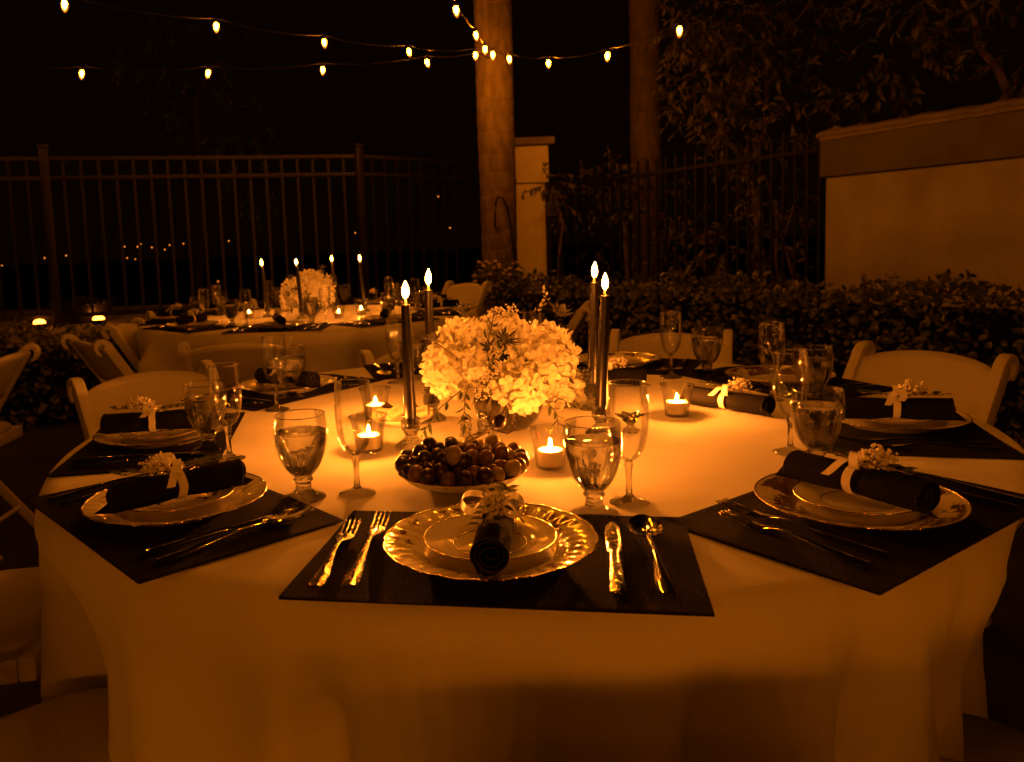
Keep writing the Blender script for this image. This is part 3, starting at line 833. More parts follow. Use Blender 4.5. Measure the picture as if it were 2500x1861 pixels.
def chair(x, y, face, label, zs=1.0, ws=1.0):
    """face: direction (deg) the sitter looks"""
    t = thing("folding_chair", label, "chair", (x, y, 0), R(face - 90), "white folding chairs around the tables")
    for s in (-1, 1):
        obj("stile", CH['stile'], t, (s * .205, 0, 0)); obj("rear_leg", CH['rear_leg'], t, (s * .178, 0, 0))
    for k in ('back_panel', 'seat_pad', 'seat_frame', 'stretcher', 'rear_stretcher'): obj(k, CH[k], t)
    t.scale = (ws, 1, zs)
    return t
def at_ring(c, ang, dist): return c.x + dist * math.cos(R(ang)), c.y + dist * math.sin(R(ang))
def ring_chair(c, ang, dist, label, turn=0, zs=1.0, ws=1.0):
    x, y = at_ring(c, ang, dist); return chair(x, y, ang + 180 + turn, label, zs, ws)
chair(-.919, .612, 313.7, "white folding chair facing the setting behind the left goblets")
chair(-.146, 1.045, 300, "white folding chair at the back, mostly hidden by the bouquet", zs=.98)
chair(.592, 1.095, 249.9, "white folding chair before the hedge, right of the tall candles", zs=1.0)
chair(1.045, .533, 210.5, "white folding chair by the hedge at the right edge", zs=1.0)
chair(-1.12, -.19, 12, "white folding chair at the left edge with only seat and legs showing")
chair(-.714, -.722, 42, "white folding chair with empty seat tucked under the front left cloth")
chair(.50, -.86, 122, "white folding chair cut off by the lower right corner")
chair(.06, -1.00, 88, "white folding chair at the front setting, nearest the viewer", zs=1.04)
chair(-1.033, 1.788, 95.9, "white folding chair with its back to the front table")
chair(-1.571, 2.026, 43, "white folding chair seen edge-on at the front left of far table")
chair(-1.621, 2.592, 2, "white folding chair left of the far table, behind the edge-on one")
chair(-1.66, 3.19, 312, "white folding chair at the far table's left beside the hedge")
chair(-.208, 4.03, 225, "white folding chair at the far table's back before the hanging basket", zs=1.085, ws=.92)
chair(.333, 2.713, 166.6, "white folding chair leaning beside the tall candles at far table right")
ring_chair(FAR, 125, 1.15, "white folding chair at the far table's back left near fence")
chair(-2.13, 1.42, 183, "white folding chair turned away at the extreme left edge")

def floret_mesh(seed):
    r_ = random.Random(seed); m = MB()
    for k in range(4):
        a = k * PI / 2 + r_.gauss(0, .12); L = r_.uniform(.0138, .0165); W_ = L * r_.uniform(1.05, 1.25); tl = r_.uniform(.1, .5)
        d = Vector((math.cos(a), math.sin(a), 0)); x = Vector((-d.y, d.x, 0))
        def P(s, q): return d * (s * L) + x * (q * W_ * .5) + Vector((0, 0, tl * L * s * s + .10 * L * math.cos(q * 3) - .06 * L * abs(q) + .0004 * k))
        vs = [P(0, 0), P(.35, -.75), P(.8, -.85), P(1.02, -.3), P(1.0, .3), P(.8, .85), P(.35, .75), P(.55, 0)]
        m.add(vs, [(0, 1, 7), (1, 2, 7), (2, 3, 7), (3, 4, 7), (4, 5, 7), (5, 6, 7), (6, 0, 7)])
    m.octa((0, 0, .001), .0013)
    return m
FLM = [floret_mesh(k) for k in range(5)]
FLO = [f.mesh("floret", M_petal, ang=0) for f in FLM]
# ------------------------------------------------------------------ tableware meshes
def scallop(n, a):
    return lambda r, z, t: (r * (1 + a * abs(math.cos(n * t / 2)) - a) if r > .1 else r, z + (.0011 * math.cos(36 * t) if .088 < r < .118 else 0))
DP = [(0, .004), (.05, .0042), (.078, .0045), (.085, .006), (.090, .010), (.100, .0135), (.112, .0165), (.122, .0185), (.128, .0195), (.1285, .0185), (.120, .015), (.090, .006), (.082, .001), (.07, 0), (0, .0)]
def dinner(m, mod): return MB().lathe(DP, 144, mod).mesh("dinner_plate", m, ang=40)
ME = {}
ME['dp_floral'] = dinner(P_floral, scallop(18, .016)); ME['dp_leafy'] = dinner(P_leafy, None); ME['dp_faint'] = dinner(P_plainrim, scallop(24, .010)); ME['dp_plain'] = dinner(M_china, None)
def ringmesh(r, z, th, mod=None, seg=144):
    pts = []
    for k in range(seg):
        t = 2 * PI * k / seg; rr, zz = (r, z) if mod is None else mod(r, z, t)
        pts.append((rr * math.cos(t), rr * math.sin(t), zz))
    return MB().tube(pts, th, 6, closed=True).mesh("gold_rim", M_gold)
ME['rim_s'] = ringmesh(.1282, .0193, .0011, scallop(18, .016)); ME['rim_f'] = ringmesh(.1282, .0193, .0011, scallop(24, .010)); ME['rim_p'] = ringmesh(.1282, .0193, .0011)
SP = [(0, .004), (.042, .004), (.047, .006), (.050, .008), (.062, .010), (.074, .0125), (.0795, .014), (.080, .013), (.07, .009), (.05, .002), (.045, 0), (0, 0)]
ME['sp_plain'] = MB().lathe(SP, 72).mesh("salad_plate", M_china, ang=40)
ME['sp_floral'] = MB().lathe(SP, 72).mesh("salad_plate", P_small, ang=40)
ME['sp_rim'] = ringmesh(.0797, .0138, .0008, seg=72); ME['sp_well'] = ringmesh(.044, .0048, .0007, seg=72)

def ribs(r, z, t):
    k = max(0.0, min(1.0, (.088 - z) / .03)) * max(0.0, min(1.0, (z - .036) / .01))
    return r * (1 + .030 * k * math.cos(14 * t)), z
GB = [(.0155, .037), (.020, .041), (.0255, .049), (.031, .060), (.0355, .073), (.0385, .087), (.0395, .099), (.0392, .110), (.0382, .120), (.0372, .129)]
ME['g_bowl'] = MB().lathe(GB, 56, ribs).mesh("glass_bowl", G_thin, ang=0)
ME['g_lip'] = MB().tube([(.0372 * math.cos(2 * PI * k / 48), .0372 * math.sin(2 * PI * k / 48), .129) for k in range(48)], .0009, 6, closed=True).mesh("lip", G_lip)
ME['g_stem'] = MB().lathe([(0, 0), (.031, 0), (.0335, .0015), (.033, .003), (.026, .006), (.017, .010), (.0125, .015), (.0115, .022), (.012, .026), (.0150, .0285), (.0150, .031), (.0122, .033), (.0155, .037), (.0, .0395)], 32).mesh("stem", G_foot, ang=60)
WAT = [(0, .040)] + [(r - .0016, z) for (r, z) in GB if .04 < z < .102] + [(.0377, .1035), (.0365, .1028), (0, .1028)]
ME['g_water'] = MB().lathe(WAT, 56, lambda r, z, t: ribs(r, z, t) if z < .1 else (r, z)).mesh("water", G_water, ang=60)
FB = [(.003, .060), (.009, .063), (.016, .069), (.0215, .079), (.0255, .094), (.0278, .112), (.0285, .130), (.0278, .150), (.0262, .173)]
ME['f_bowl'] = MB().lathe(FB, 48).mesh("glass_bowl", G_thin, ang=0)
ME['f_lip'] = MB().tube([(.0262 * math.cos(2 * PI * k / 40), .0262 * math.sin(2 * PI * k / 40), .173) for k in range(40)], .0008, 6, closed=True).mesh("lip", G_lip)
ME['f_stem'] = MB().lathe([(0, 0), (.026, 0), (.0283, .0012), (.0275, .0025), (.018, .0045), (.009, .008), (.0048, .014), (.0042, .03), (.0045, .047), (.0065, .056), (.0055, .061), (.0, .0625)], 28).mesh("stem", G_solid, ang=60)

def cutlery():
    def strip(st, th=.0016):
        """st: (y, halfwidth, z)"""
        vs = []; fs = []
        for (y, wd, z) in st:
            c = min(.0022, wd * .28)
            vs += [(-wd, y, z - .0004), (-wd * .55, y, z + c * .75), (0, y, z + c), (wd * .55, y, z + c * .75), (wd, y, z - .0004), (wd * .7, y, z - th), (-wd * .7, y, z - th)]
        for i in range(len(st) - 1):
            for k in range(7):
                k2 = (k + 1) % 7; fs.append((i * 7 + k, i * 7 + k2, (i + 1) * 7 + k2, (i + 1) * 7 + k))
        fs += [tuple(range(6, -1, -1)), tuple((len(st) - 1) * 7 + k for k in range(7))]
        return vs, fs
    def fork(L):
        s = L / .2; m = MB()
        h = [(-.1, .0072, .004), (-.096, .0095, .004), (-.07, .0085, .0045), (-.03, .0045, .007), (.0, .0028, .010), (.02, .0028, .009), (.032, .0060, .006), (.042, .0105, .004), (.050, .0118, .0035), (.056, .0118, .0035)]
        m.add(*strip([(y * s, wd, z) for y, wd, z in h]))
        for k in range(4):
            x = (k - 1.5) * .0062
            vs, fs = strip([(.056 * s, .0024, .0035), (.07 * s, .0019, .0038), (.088 * s, .0016, .006), (.1 * s, .0009, .0085)])
            m.add([(a + x, b_, c) for a, b_, c in vs], fs)
        return m
    def spoon(L):
        s = L / .2; m = MB()
        h = [(-.1, .0072, .004), (-.096, .0095, .004), (-.07, .0085, .0045), (-.03, .0045, .007), (.01, .0026, .009), (.035, .0030, .007)]
        m.add(*strip([(y * s, wd, z) for y, wd, z in h]))
        def bowl(u, v):
            t = u * 2 * PI; r = v; a = .0205 * r; b_ = .034 * s * r
            x = a * math.cos(t) * (1 - .14 * math.sin(t)); y = .066 * s + b_ * math.sin(t)
            return (x, y, .0075 - .0068 * (1 - r * r))
        m.grid(28, 7, bowl, wrap=True)
        m.grid(28, 1, lambda u, v: (bowl(u, 1)[0] * (1 + .03 * v), .066 * s + (bowl(u, 1)[1] - .066 * s) * (1 + .03 * v), .0075 - .0014 * v), wrap=True)
        return m
    def knife(L):
        s = L / .2; m = MB()
        h = [(-.1, .0062, .005), (-.095, .0085, .0055), (-.06, .0075, .006), (-.02, .0062, .006), (.0, .0048, .0055), (.008, .0065, .005)]
        m.add(*strip([(y * s, wd, z) for y, wd, z in h], .004))
        m.add(*strip([(.008 * s, .0080, .0030), (.03 * s, .0095, .0026), (.06 * s, .0098, .0024), (.085 * s, .0085, .0022), (.097 * s, .0045, .0022), (.1 * s, .0012, .0022)], .0010))
        return m
    return fork, spoon, knife
fork, spoon, knife = cutlery()
for key, ma in (('p', M_steel), ('o', M_steel_orn)):
    ME['fork_l' + key] = fork(.235).mesh("fork", ma, ang=45); ME['fork_s' + key] = fork(.205).mesh("fork", ma, ang=45)
    ME['spoon' + key] = spoon(.235).mesh("spoon", ma if key == 'p' else M_steel, ang=45); ME['knife' + key] = knife(.225).mesh("knife", ma, ang=45)
# placemats
def matmesh(seed):
    r_ = random.Random(seed); p = [r_.uniform(0, 6.28) for _ in range(4)]
    m = MB()
    def top(u, v):
        x = -.226 + .452 * u; y = -.141 + .282 * v
        e = min(u, 1 - u) * .452; e2 = min(v, 1 - v) * .282; h = .0008 if min(e, e2) < .011 else 0
        return (x, y, .0022 + h + .0012 * math.sin(u * 7 + p[0]) * math.sin(v * 5 + p[1]))
    m.grid(64, 40, top)
    def edge(u, v, side):
        pass
    for (f0) in (lambda u: (u, 0), lambda u: (u, 1), lambda u: (0, u), lambda u: (1, u)):
        m.grid(24, 1, lambda u, v, g=f0: (top(*g(u))[0], top(*g(u))[1], top(*g(u))[2] * v + .0002 * (1 - v)))
    return m.mesh("placemat", M_mat, ang=40)
MATM = [matmesh(k) for k in range(3)]

# napkin roll, local x along the roll, resting on z = 0
NR = .0222
def napkin_mesh(seed, L):
    r_ = random.Random(seed); m = MB(); n = 90; turns = 3.4
    ph = -turns * 2 * PI - PI / 2 + r_.uniform(-.3, .5)
    def sp(u, v):
        a = u * turns * 2 * PI + ph; r = .004 + (NR - .004) * u ** .85
        x = (v - .5) * L * (1 - .03 * (1 - u)) + .004 * math.sin(a * .7)
        pinch = 1 - .16 * math.exp(-((v - .5) / .12) ** 2)
        return (x, r * math.cos(a) * pinch * 1.06, NR * .96 + r * math.sin(a) * pinch * .96)
    m.grid(n, 14, sp)
    # loose outer corner folded down at each end, and hems along the rolled edges
    for e in (0, 1):
        sg = 1 if e else -1
        vs = [sp(.93 + .07 * k / 5, e) for k in range(6)]
        tip = (sg * (L * .5 + .022), sum(p[1] for p in vs) / 6 * 1.05, min(p[2] for p in vs) * .55 + .002)
        m.add(vs + [tip], [(k, k + 1, 6) for k in range(5)])
    me = m.mesh("napkin_cloth", M_napkin, ang=60)
    return [me] + [MB().tube([sp(k / 70, e) for k in range(71)], .0009, 5).mesh("hem", M_hem) for e in (0, 1)]
def ribbon_mesh(seed):
    r_ = random.Random(seed); m = MB()
    rr = NR * .95
    m.grid(36, 2, lambda u, v: ((v - .5) * .0125 + .0015 * math.sin(u * 9), (rr + .0012) * math.cos(2 * PI * u) * 1.06, NR * .96 + (rr + .0012) * .96 * math.sin(2 * PI * u)), wrap=True)
    top = NR * 1.92
    for s in (-1, 1):
        Lp = r_.uniform(.021, .031) * (1.35 if seed == 0 else 1); tilt = r_.uniform(-.5, .9); WB = .024 if seed == 0 else .012
        def loop(u, v, s=s, Lp=Lp, tilt=tilt):
            a = 2 * PI * u - PI / 2
            y = s * (Lp * .5 + Lp * .5 * math.sin(a)); z = .004 + .011 * math.cos(a) * (1 + .3 * math.sin(a)) + abs(y) * .35 * tilt
            return ((v - .5) * WB * (.35 + .65 * min(1, abs(y) / (Lp * .5))) + y * .35 * s, y, top + max(z, -.02))
        m.grid(26, 2, loop, wrap=True)
        tl = r_.uniform(.03, .045)
        def tailr(u, v, s=s, tl=tl):
            q = u * tl
            return ((v - .5) * .012 + s * q * .55, s * (.006 + q * .75), top + .004 - 8 * q * q + .004 * math.sin(u * 5))
        m.grid(10, 2, tailr)
    m.ball((0, 0, top + .003), .0065, 10, 6, (1.1, 1, .8))
    return m.mesh("ribbon", M_ribbon, ang=70)
def sprig_meshes(seed):
    r_ = random.Random(seed); b_ = MB(); st = MB(); lv = MB(); top = NR * 1.85
    c = Vector((.028, 0, top + .016))
    for k in range(95):
        v = Vector((r_.gauss(0, 1), r_.gauss(0, 1), r_.gauss(.2, 1))).normalized() * r_.uniform(.4, 1)
        p = c + Vector((v.x * .027, v.y * .019, v.z * .016)); b_.octa(p, r_.uniform(.0018, .0034))
        if k % 3 == 0: st.tube([c - Vector((.02, 0, .016)), (c + p) / 2, p], .0005, 3)
    for s in (1, -1):
        p0 = Vector((-.005, .004 * s, top + .002)); e = Vector((-.055 if s > 0 else .075, .008 * s, top + .006))
        st.tube([p0, (p0 + e) / 2 + Vector((0, 0, .004)), e], .0009, 4)
        for k in range(7):
            q = p0.lerp(e, .2 + .8 * k / 6); sd = 1 if k % 2 else -1
            lv.leaf(q, (e - p0).normalized() * .5 + Vector((0, sd * .8, .35)), (0, 0, 1), .021, .015)
    return b_.mesh("blossoms", M_breath, smooth=False), st.mesh("sprig_stems", M_twig), lv.mesh("sprig_leaves", M_leaf, smooth=False)
NAP = [(napkin_mesh(k, .188), ribbon_mesh(k), sprig_meshes(k)) for k in range(5)]
def napkin(x, y, z, ang, label, group, k, full=True):
    t = thing("napkin_roll", label, "napkin", (x, y, z), R(ang), group)
    me, rb, (b_, st, lv) = NAP[k % 5]
    nc = obj("napkin_cloth", me[0], t); obj("hem", me[1], nc); obj("hem", me[2], nc)
    obj("ribbon", rb, t)
    obj("blossoms", b_, t, kind="stuff"); obj("sprig_leaves", lv, t, kind="stuff")
    if k == 0:
        for q in ((-.022, .006, NR * 1.95), (-.030, -.012, NR * 1.75)): obj("floret", FLO[0], t, q, (.3, -.9, .4), scale=(.95, .95, .95))
    if full: obj("sprig_stems", st, t, kind="stuff")
    return t
def goblet(x, y, label, group, full=True, water=True, z=ZT):
    t = thing("water_goblet", label, "goblet", (x, y, z), rnd.uniform(0, 6), group)
    obj("glass_bowl", ME['g_bowl'], t); obj("stem", ME['g_stem'], t); obj("lip", ME['g_lip'], t)
    if water: obj("water", ME['g_water'], t)
def flute(x, y, label, group, z=ZT):
    t = thing("champagne_flute", label, "champagne flute", (x, y, z), rnd.uniform(0, 6), group)
    obj("glass_bowl", ME['f_bowl'], t); obj("stem", ME['f_stem'], t); obj("lip", ME['f_lip'], t)

def setting(c, ang, dist, where, tbl, style, k, napk=None, gob=None, flu=None, mat_rot=0.0, plate=None, forks=(-.151, -.187), right=(.147, .192), orn=False, spoon_first=False, jig=(0, 0)):
    a = R(ang)
    if plate: px, py = plate
    else: px, py = c.x + dist * math.cos(a), c.y + dist * math.sin(a)
    dy = Vector((c.x - px, c.y - py)).normalized(); dx = Vector((dy.y, -dy.x))
    rot = math.atan2(dx.y, dx.x)
    def W(x, y): return (px + dx.x * x + dy.x * y, py + dx.y * x + dy.y * y)
    gname = lambda s: "%s on the %s table" % (s, tbl)
    x, y = W(.014 if k == 0 else 0, -.005)
    tag(obj("placemat", MATM[k % 3], None, (x, y, ZT + .001), (0, 0, rot + mat_rot)), "dark woven placemat %s" % where, "placemat", gname("placemats"))
    z = ZT + .0036
    dpn, rim, spn, desc, sdesc = {
        'floral': ('dp_floral', 'rim_s', 'sp_plain', "scalloped gold-edged dinner plate", "plain gold-edged salad plate"),
        'leafy': ('dp_leafy', 'rim_p', 'sp_plain', "dinner plate with dark leaf sprays", "plain ringed salad plate"),
        'faint': ('dp_faint', 'rim_f', 'sp_floral', "scalloped cream dinner plate", "flower-patterned salad plate"),
        'plain': ('dp_plain', 'rim_p', 'sp_plain', "smooth cream dinner plate", "plain cream salad plate")}[style]
    t = thing("dinner_plate", "%s %s" % (desc, where), "plate", (px, py, z), rnd.uniform(0, 6), gname("dinner plates"))
    obj("plate_body", ME[dpn], t); obj("gold_rim", ME[rim], t)
    z2 = z + .0075
    sx, sy = W(*jig)
    if napk is None or napk[4] == 'plate':
        t = thing("salad_plate", "%s %s" % (sdesc, where), "plate", (sx, sy, z2), rnd.uniform(0, 6), gname("salad plates"))
        obj("plate_body", ME[spn], t); obj("gold_rim", ME['sp_rim'], t); obj("well_line", ME['sp_well'], t)
    if napk: (nx, ny, na, _, on) = napk
    else:
        nx, ny = W(0, .0); na = math.degrees(rot) + 90 + (20 if k % 2 else -35); on = 'plate'
    zn = z2 + .0125 if on == 'plate' else ZT + .0045
    napkin(nx, ny, zn, na, "black napkin roll tied with white ribbon %s" % where, gname("napkin rolls"), k)
    o = 'o' if orn else 'p'
    def put(nm, me, x, y, desc, cat, dr=0.0):
        X, Y = W(x, y); ob = obj(nm, me, None, (X, Y, ZT + .0042), (0, 0, rot + R(dr)))
        tag(ob, "%s %s" % (desc, where), cat, gname(cat + "s"))
    put("fork", ME['fork_l' + o], forks[0], .002, "longer inner silver fork", "fork", rnd.uniform(-3, 3))
    put("fork", ME['fork_s' + o], forks[1], -.015, "shorter outer silver fork", "fork", rnd.uniform(-3, 3))
    put("knife", ME['knife' + o], right[0], -.012, "silver table knife", "knife", rnd.uniform(-3, 3))
    put("spoon", ME['spoon' + o], right[1], -.002, "silver table spoon", "spoon", rnd.uniform(-3, 3))
    g = gob if gob else W(.122, .145)
    f = flu if flu else W(.182, .19)
    goblet(*g, "ribbed water goblet %s" % where, gname("water goblets"))
    flute(*f, "champagne flute %s" % where, gname("champagne flutes"))

def seg2(a, b): return ((a[0] + b[0]) / 2, (a[1] + b[1]) / 2, math.degrees(math.atan2(b[1] - a[1], b[0] - a[0])))
n_ = lambda a, b, on='plate': (*seg2(a, b), 0, on)
setting(NEAR, -97.1, .76, "at the front setting before the grape dish", "front", 'floral', 0, plate=(-.094, -.755), mat_rot=R(-2.5),
        napk=n_((-.071, -.672), (-.1, -.886)), gob=(.054, -.627), flu=(.111, -.583), orn=True)
setting(NEAR, -58.7, .767, "at the front right setting", "front", 'leafy', 1, plate=(.399, -.655), mat_rot=R(4),
        napk=n_((.352, -.573), (.447, -.732)), gob=(.432, -.459), flu=(.435, -.351), forks=(-.125, -.162))
setting(NEAR, -134.9, .768, "at the front left setting", "front", 'faint', 2, plate=(-.542, -.544), mat_rot=R(-3),
        napk=n_((-.455, -.505), (-.609, -.621)), gob=(-.364, -.508), flu=(-.285, -.496), right=(.150, .178))
setting(NEAR, -15.5, .72, "at the right edge setting", "front", 'plain', 3, plate=(.693, -.192), napk=n_((.591, -.217), (.755, -.258)), gob=(.624, -.007), flu=(.572, .083))
setting(NEAR, 23.4, .733, "beside the right-hand hedge chair", "front", 'leafy', 4, plate=(.672, .291), napk=n_((.396, .034), (.482, -.073), 'mat'), gob=(.525, .395), flu=(.436, .413))
setting(NEAR, 62.3, .726, "right of the bouquet, behind the tall candles", "front", 'floral', 5, plate=(.337, .643), napk=n_((.169, .366), (.33, .291), 'mat'))
setting(NEAR, 103, .73, "at the back setting behind the bouquet", "front", 'faint', 6, flu=(-.288, .478))
setting(NEAR, 143.9, .713, "at the back left setting", "front", 'plain', 7, plate=(-.576, .42), napk=n_((-.487, .315), (-.645, .421)), gob=(-.543, .309), flu=(-.55, .17))
setting(NEAR, -172, .728, "at the left edge setting before the chair", "front", 'faint', 8, plate=(-.72, -.102), napk=n_((-.646, -.103), (-.812, -.13)), gob=(-.601, -.196), flu=(-.543, -.263))
for i, (a, wh, st) in enumerate([(-92, "at the front of the far table", 'leafy'), (-52, "at the front right of the far table", 'plain'), (-12, "at the right end of the far table", 'floral'),
                                 (28, "at the back right of the far table", 'plain'), (68, "at the back of the far table", 'faint'), (108, "at the back left of the far table", 'plain'),
                                 (148, "at the far left of the far table", 'floral'), (-172, "at the left end of the far table", 'plain'), (-132, "at the front left of the far table", 'faint')]):
    setting(FAR, a, .735, wh, "far", st, i + 9)

# ------------------------------------------------------------------ candles
flame_t = MB().lathe([(.0, .0), (.0035, .002), (.0058, .008), (.0062, .013), (.0048, .021), (.0022, .028), (0, .033)], 10).mesh("flame", E_taper)
flame_tf = flame_t.copy(); flame_tf.materials.clear(); flame_tf.materials.append(E_taper_f)
flame_s = MB().lathe([(.0, .0), (.0022, .002), (.0032, .005), (.0024, .010), (0, .017)], 8).mesh("flame", E_tea)
flame_sf = flame_s.copy(); flame_sf.materials.clear(); flame_sf.materials.append(E_tea_f)
tap_me = MB().lathe([(0, .0), (.0112, .0), (.0112, .04), (.0088, .225), (.0082, .229), (.004, .231), (0, .2312)], 24).mesh("candle_body", M_wax_dark, ang=50)
wick_me = MB().lathe([(.0, 0), (.0026, 0), (.0022, .005), (.0011, .010), (0, .011)], 10).mesh("wick", M_wax)
hold_me = MB().lathe([(0, 0), (.030, 0), (.031, .004), (.024, .010), (.014, .017), (.011, .023), (.014, .030), (.018, .036), (.0185, .050), (.016, .056), (.0125, .056), (.0118, .036), (0, .034)], 12).mesh("holder_glass", G_crystal, ang=20)
def taper(x, y, label, hl, z=ZT, lean=(0, 0), group="dark taper candles", h=1.0):
    hd = obj("candle_holder", hold_me, None, (x, y, z), (0, 0, rnd.uniform(0, 1)))
    tag(hd, hl, "candle holder", "crystal candle holders")
    t = thing("taper_candle", label, "candle", (x, y, z + .0365), group=group, rot=(lean[1], lean[0], 0))
    obj("candle_body", tap_me, t, scale=(1, 1, h)); obj("wick", wick_me, t, (0, 0, .231 * h)); fl = obj("flame", flame_tf if "far" in group else flame_t, t, (0, 0, .231 * h + .010), (rnd.gauss(0, .05), rnd.gauss(0, .05), 0), scale=(rnd.uniform(.95, 1.08), rnd.uniform(.95, 1.08), rnd.uniform(.92, 1.08)))
taper(-.216, -.222, "lit black taper candle left of the bouquet, behind the grapes", "crystal holder under the taper behind the grape dish", lean=(.0, 0))
taper(-.183, .004, "lit black taper candle behind the bouquet's left side", "crystal holder of the taper behind the bouquet's left side", h=1.05, lean=(.01, 0))
taper(.168, .062, "lit black taper candle, the rear one of the right pair", "crystal holder of the rear right taper", h=1.05, lean=(.04, 0))
taper(.145, -.175, "lit black taper candle, the nearer one of the right pair", "crystal holder of the nearer right taper", h=1.0, lean=(.05, 0))
FT = [(565, 572, 2.72), (640, 570, 2.55), (717, 563, 3.05), (778, 562, 2.86)]
def at_y(px, py, y):
    """point on the vertical plane y seen at photograph position (2219 px wide)"""
    px *= 1.1266; py *= 1.1266
    d = F + CX * ((px - 1250 + 137.45) / 1990.85) - CU * ((py - 930.5 + 139.4) / 1990.85)
    return CAM + d * ((y - CAM.y) / d.y)
for i, (px, py, y) in enumerate(FT):
    p = at_y(px, py, y)
    taper(p.x + .02, p.y, ["lit taper candle at the far table, leftmost of four", "lit taper candle in front of the far bouquet", "lit taper candle behind the far bouquet", "lit taper candle right of the far bouquet"][i],
          ["crystal holder of the leftmost far taper", "crystal holder of the taper before the far bouquet", "crystal holder of the taper behind the far bouquet", "crystal holder of the taper right of the far bouquet"][i], group="tapers on the far table", lean=(-.06, 0), h=max(.8, min(1.2, (p.z - ZT - .055) / .231)))

vot_me = MB().lathe([(0, 0), (.022, 0), (.0245, .002), (.0285, .036), (.0285, .038), (.0345, .064), (.0355, .066), (.034, .066), (.0275, .040), (.0270, .036), (.0225, .006), (0, .005)], 32).mesh("votive_glass", thin_glass("votive_glass_wall", edge=.75, tint=.985), ang=50)
wax_me = MB().lathe([(0, .0), (.0205, .0), (.0215, .022), (.0205, .0235), (.017, .0225), (0, .0215)], 24).mesh("wax", M_wax, ang=60)
def tealight(x, y, gl, tl, z=ZT, group="votive glasses on the front table"):
    tag(obj("votive_glass", vot_me, None, (x, y, z)), gl, "votive glass", group)
    t = thing("tealight_candle", tl, "tealight", (x, y, z + .0062), group=group.replace("votive glasses", "tealights"))
    obj("wax", wax_me, t); obj("flame", flame_sf if "far" in group else flame_s, t, (0, 0, .0235)); obj("wick", MB().tube([(0, 0, .021), (0, 0, .026)], .0006, 4).mesh("wick", M_wax_dark), t)
tealight(.023, -.387, "clear votive glass right of the grape dish", "burning tealight right of the grape dish")
tealight(.328, -.038, "clear votive glass alone on the open right half of cloth", "burning tealight alone on the open right half of cloth")
tealight(-.293, -.236, "clear votive glass seen through the front left flute", "burning tealight seen through the front left flute")
tealight(-.307, .046, "clear votive glass behind the chocolate dish", "burning tealight behind the chocolate dish")
for (px, py, lab) in [(540, 690, "left of the far bouquet"), (783, 682, "right of the far bouquet"), (845, 664, "at the far table's right half"), (618, 675, "beside the far taper candles"), (735, 690, "in front of the far bouquet")]:
    d = F + CX * ((px * 1.1266 - 1250 + 137.45) / 1990.85) - CU * ((py * 1.1266 - 930.5 + 139.4) / 1990.85)
    p = CAM + d * ((ZT - CAM.z) / d.z)
    tealight(p.x, p.y, "small clear votive glass %s" % lab, "burning tealight %s" % lab, group="votive glasses on the far table")

# ------------------------------------------------------------------ grapes
GC = Vector((-.124, -.462))
t = thing("fruit_dish", "white oval dish heaped with grapes behind the front plate", "dish", (GC.x, GC.y, ZT))
prof = [(0, .003), (.045, .004), (.07, .009), (.088, .017), (.0975, .025), (.099, .0265), (.098, .0245), (.088, .0135), (.065, .004), (.05, 0), (0, 0)]
obj("dish_body", MB().lathe(prof, 96, lambda r, z, th: (r * (1 + (.02 * abs(math.cos(9 * th)) if r > .095 else 0)), z)).mesh("dish_body", M_china, ang=45), t)
obj("gold_rim", ringmesh(.0992, .0265, .0009, lambda r, z, th: (r * (1 + .02 * abs(math.cos(9 * th))), z)), t)
gsp = []
r_ = random.Random(5)
def relax_grapes():
    pts = []
    layers = [(.090, .032, 22), (.064, .031, 15), (.038, .030, 9), (.078, .050, 18), (.052, .050, 12), (.026, .05, 6), (.064, .066, 11), (.04, .067, 8), (.015, .067, 3)]
    for (rad, z, n) in layers:
        o = r_.uniform(0, 1)
        for k in range(n):
            a = 2 * PI * (k + o) / n
            pts.append(Vector((rad * math.cos(a) + r_.gauss(0, .002), rad * math.sin(a) * .95 + r_.gauss(0, .002), z + r_.gauss(0, .0025))))
    for it in range(40):
        for i in range(len(pts)):
            for j in range(i):
                d = pts[i] - pts[j]; l = d.length
                if l < .0215 and l > 1e-6:
                    q = d * ((.0215 - l) / l * .5); pts[i] += q; pts[j] -= q
        for p in pts:
            rr = math.hypot(p.x, p.y)
            zmin = .0155 + (max(0, rr - .05) ** 2) * 11.5
            p.z = max(p.z - .0004, zmin)
    return pts
gm = {k: MB().ball((0, 0, 0), .0116, 14, 9, (1, 1, 1.13)).mesh("grape", m) for k, m in (('d', M_grape_d), ('m', M_grape_m), ('l', M_grape_l))}
bunch_d = thing("grape_bunch", "bunch of dark purple grapes heaped on the dish's left side", "grapes", (GC.x, GC.y, ZT), group="grape bunches in the dish")
bunch_l = thing("grape_bunch", "bunch of paler red grapes heaped on the dish's right side", "grapes", (GC.x, GC.y, ZT), group="grape bunches in the dish")
for p in relax_grapes():
    left = p.x < .012 + r_.gauss(0, .015)
    kind = ('d' if r_.random() < .85 else 'm') if left else ('m' if r_.random() < .7 else ('l' if r_.random() < .55 else 'd'))
    s = r_.uniform(.92, 1.14)
    obj("grape", gm[kind], bunch_d if left else bunch_l, p, (r_.uniform(-.9, .9), r_.uniform(-.9, .9), r_.uniform(0, 6)), scale=(s, s, s))
obj("grape", gm['l'], bunch_d, (-.012, -.062, .062), (.3, .2, 0), scale=(1.15, 1.15, 1.2))
obj("grape", gm['d'], bunch_l, (.063, .052, .086), (.3, .2, 0))
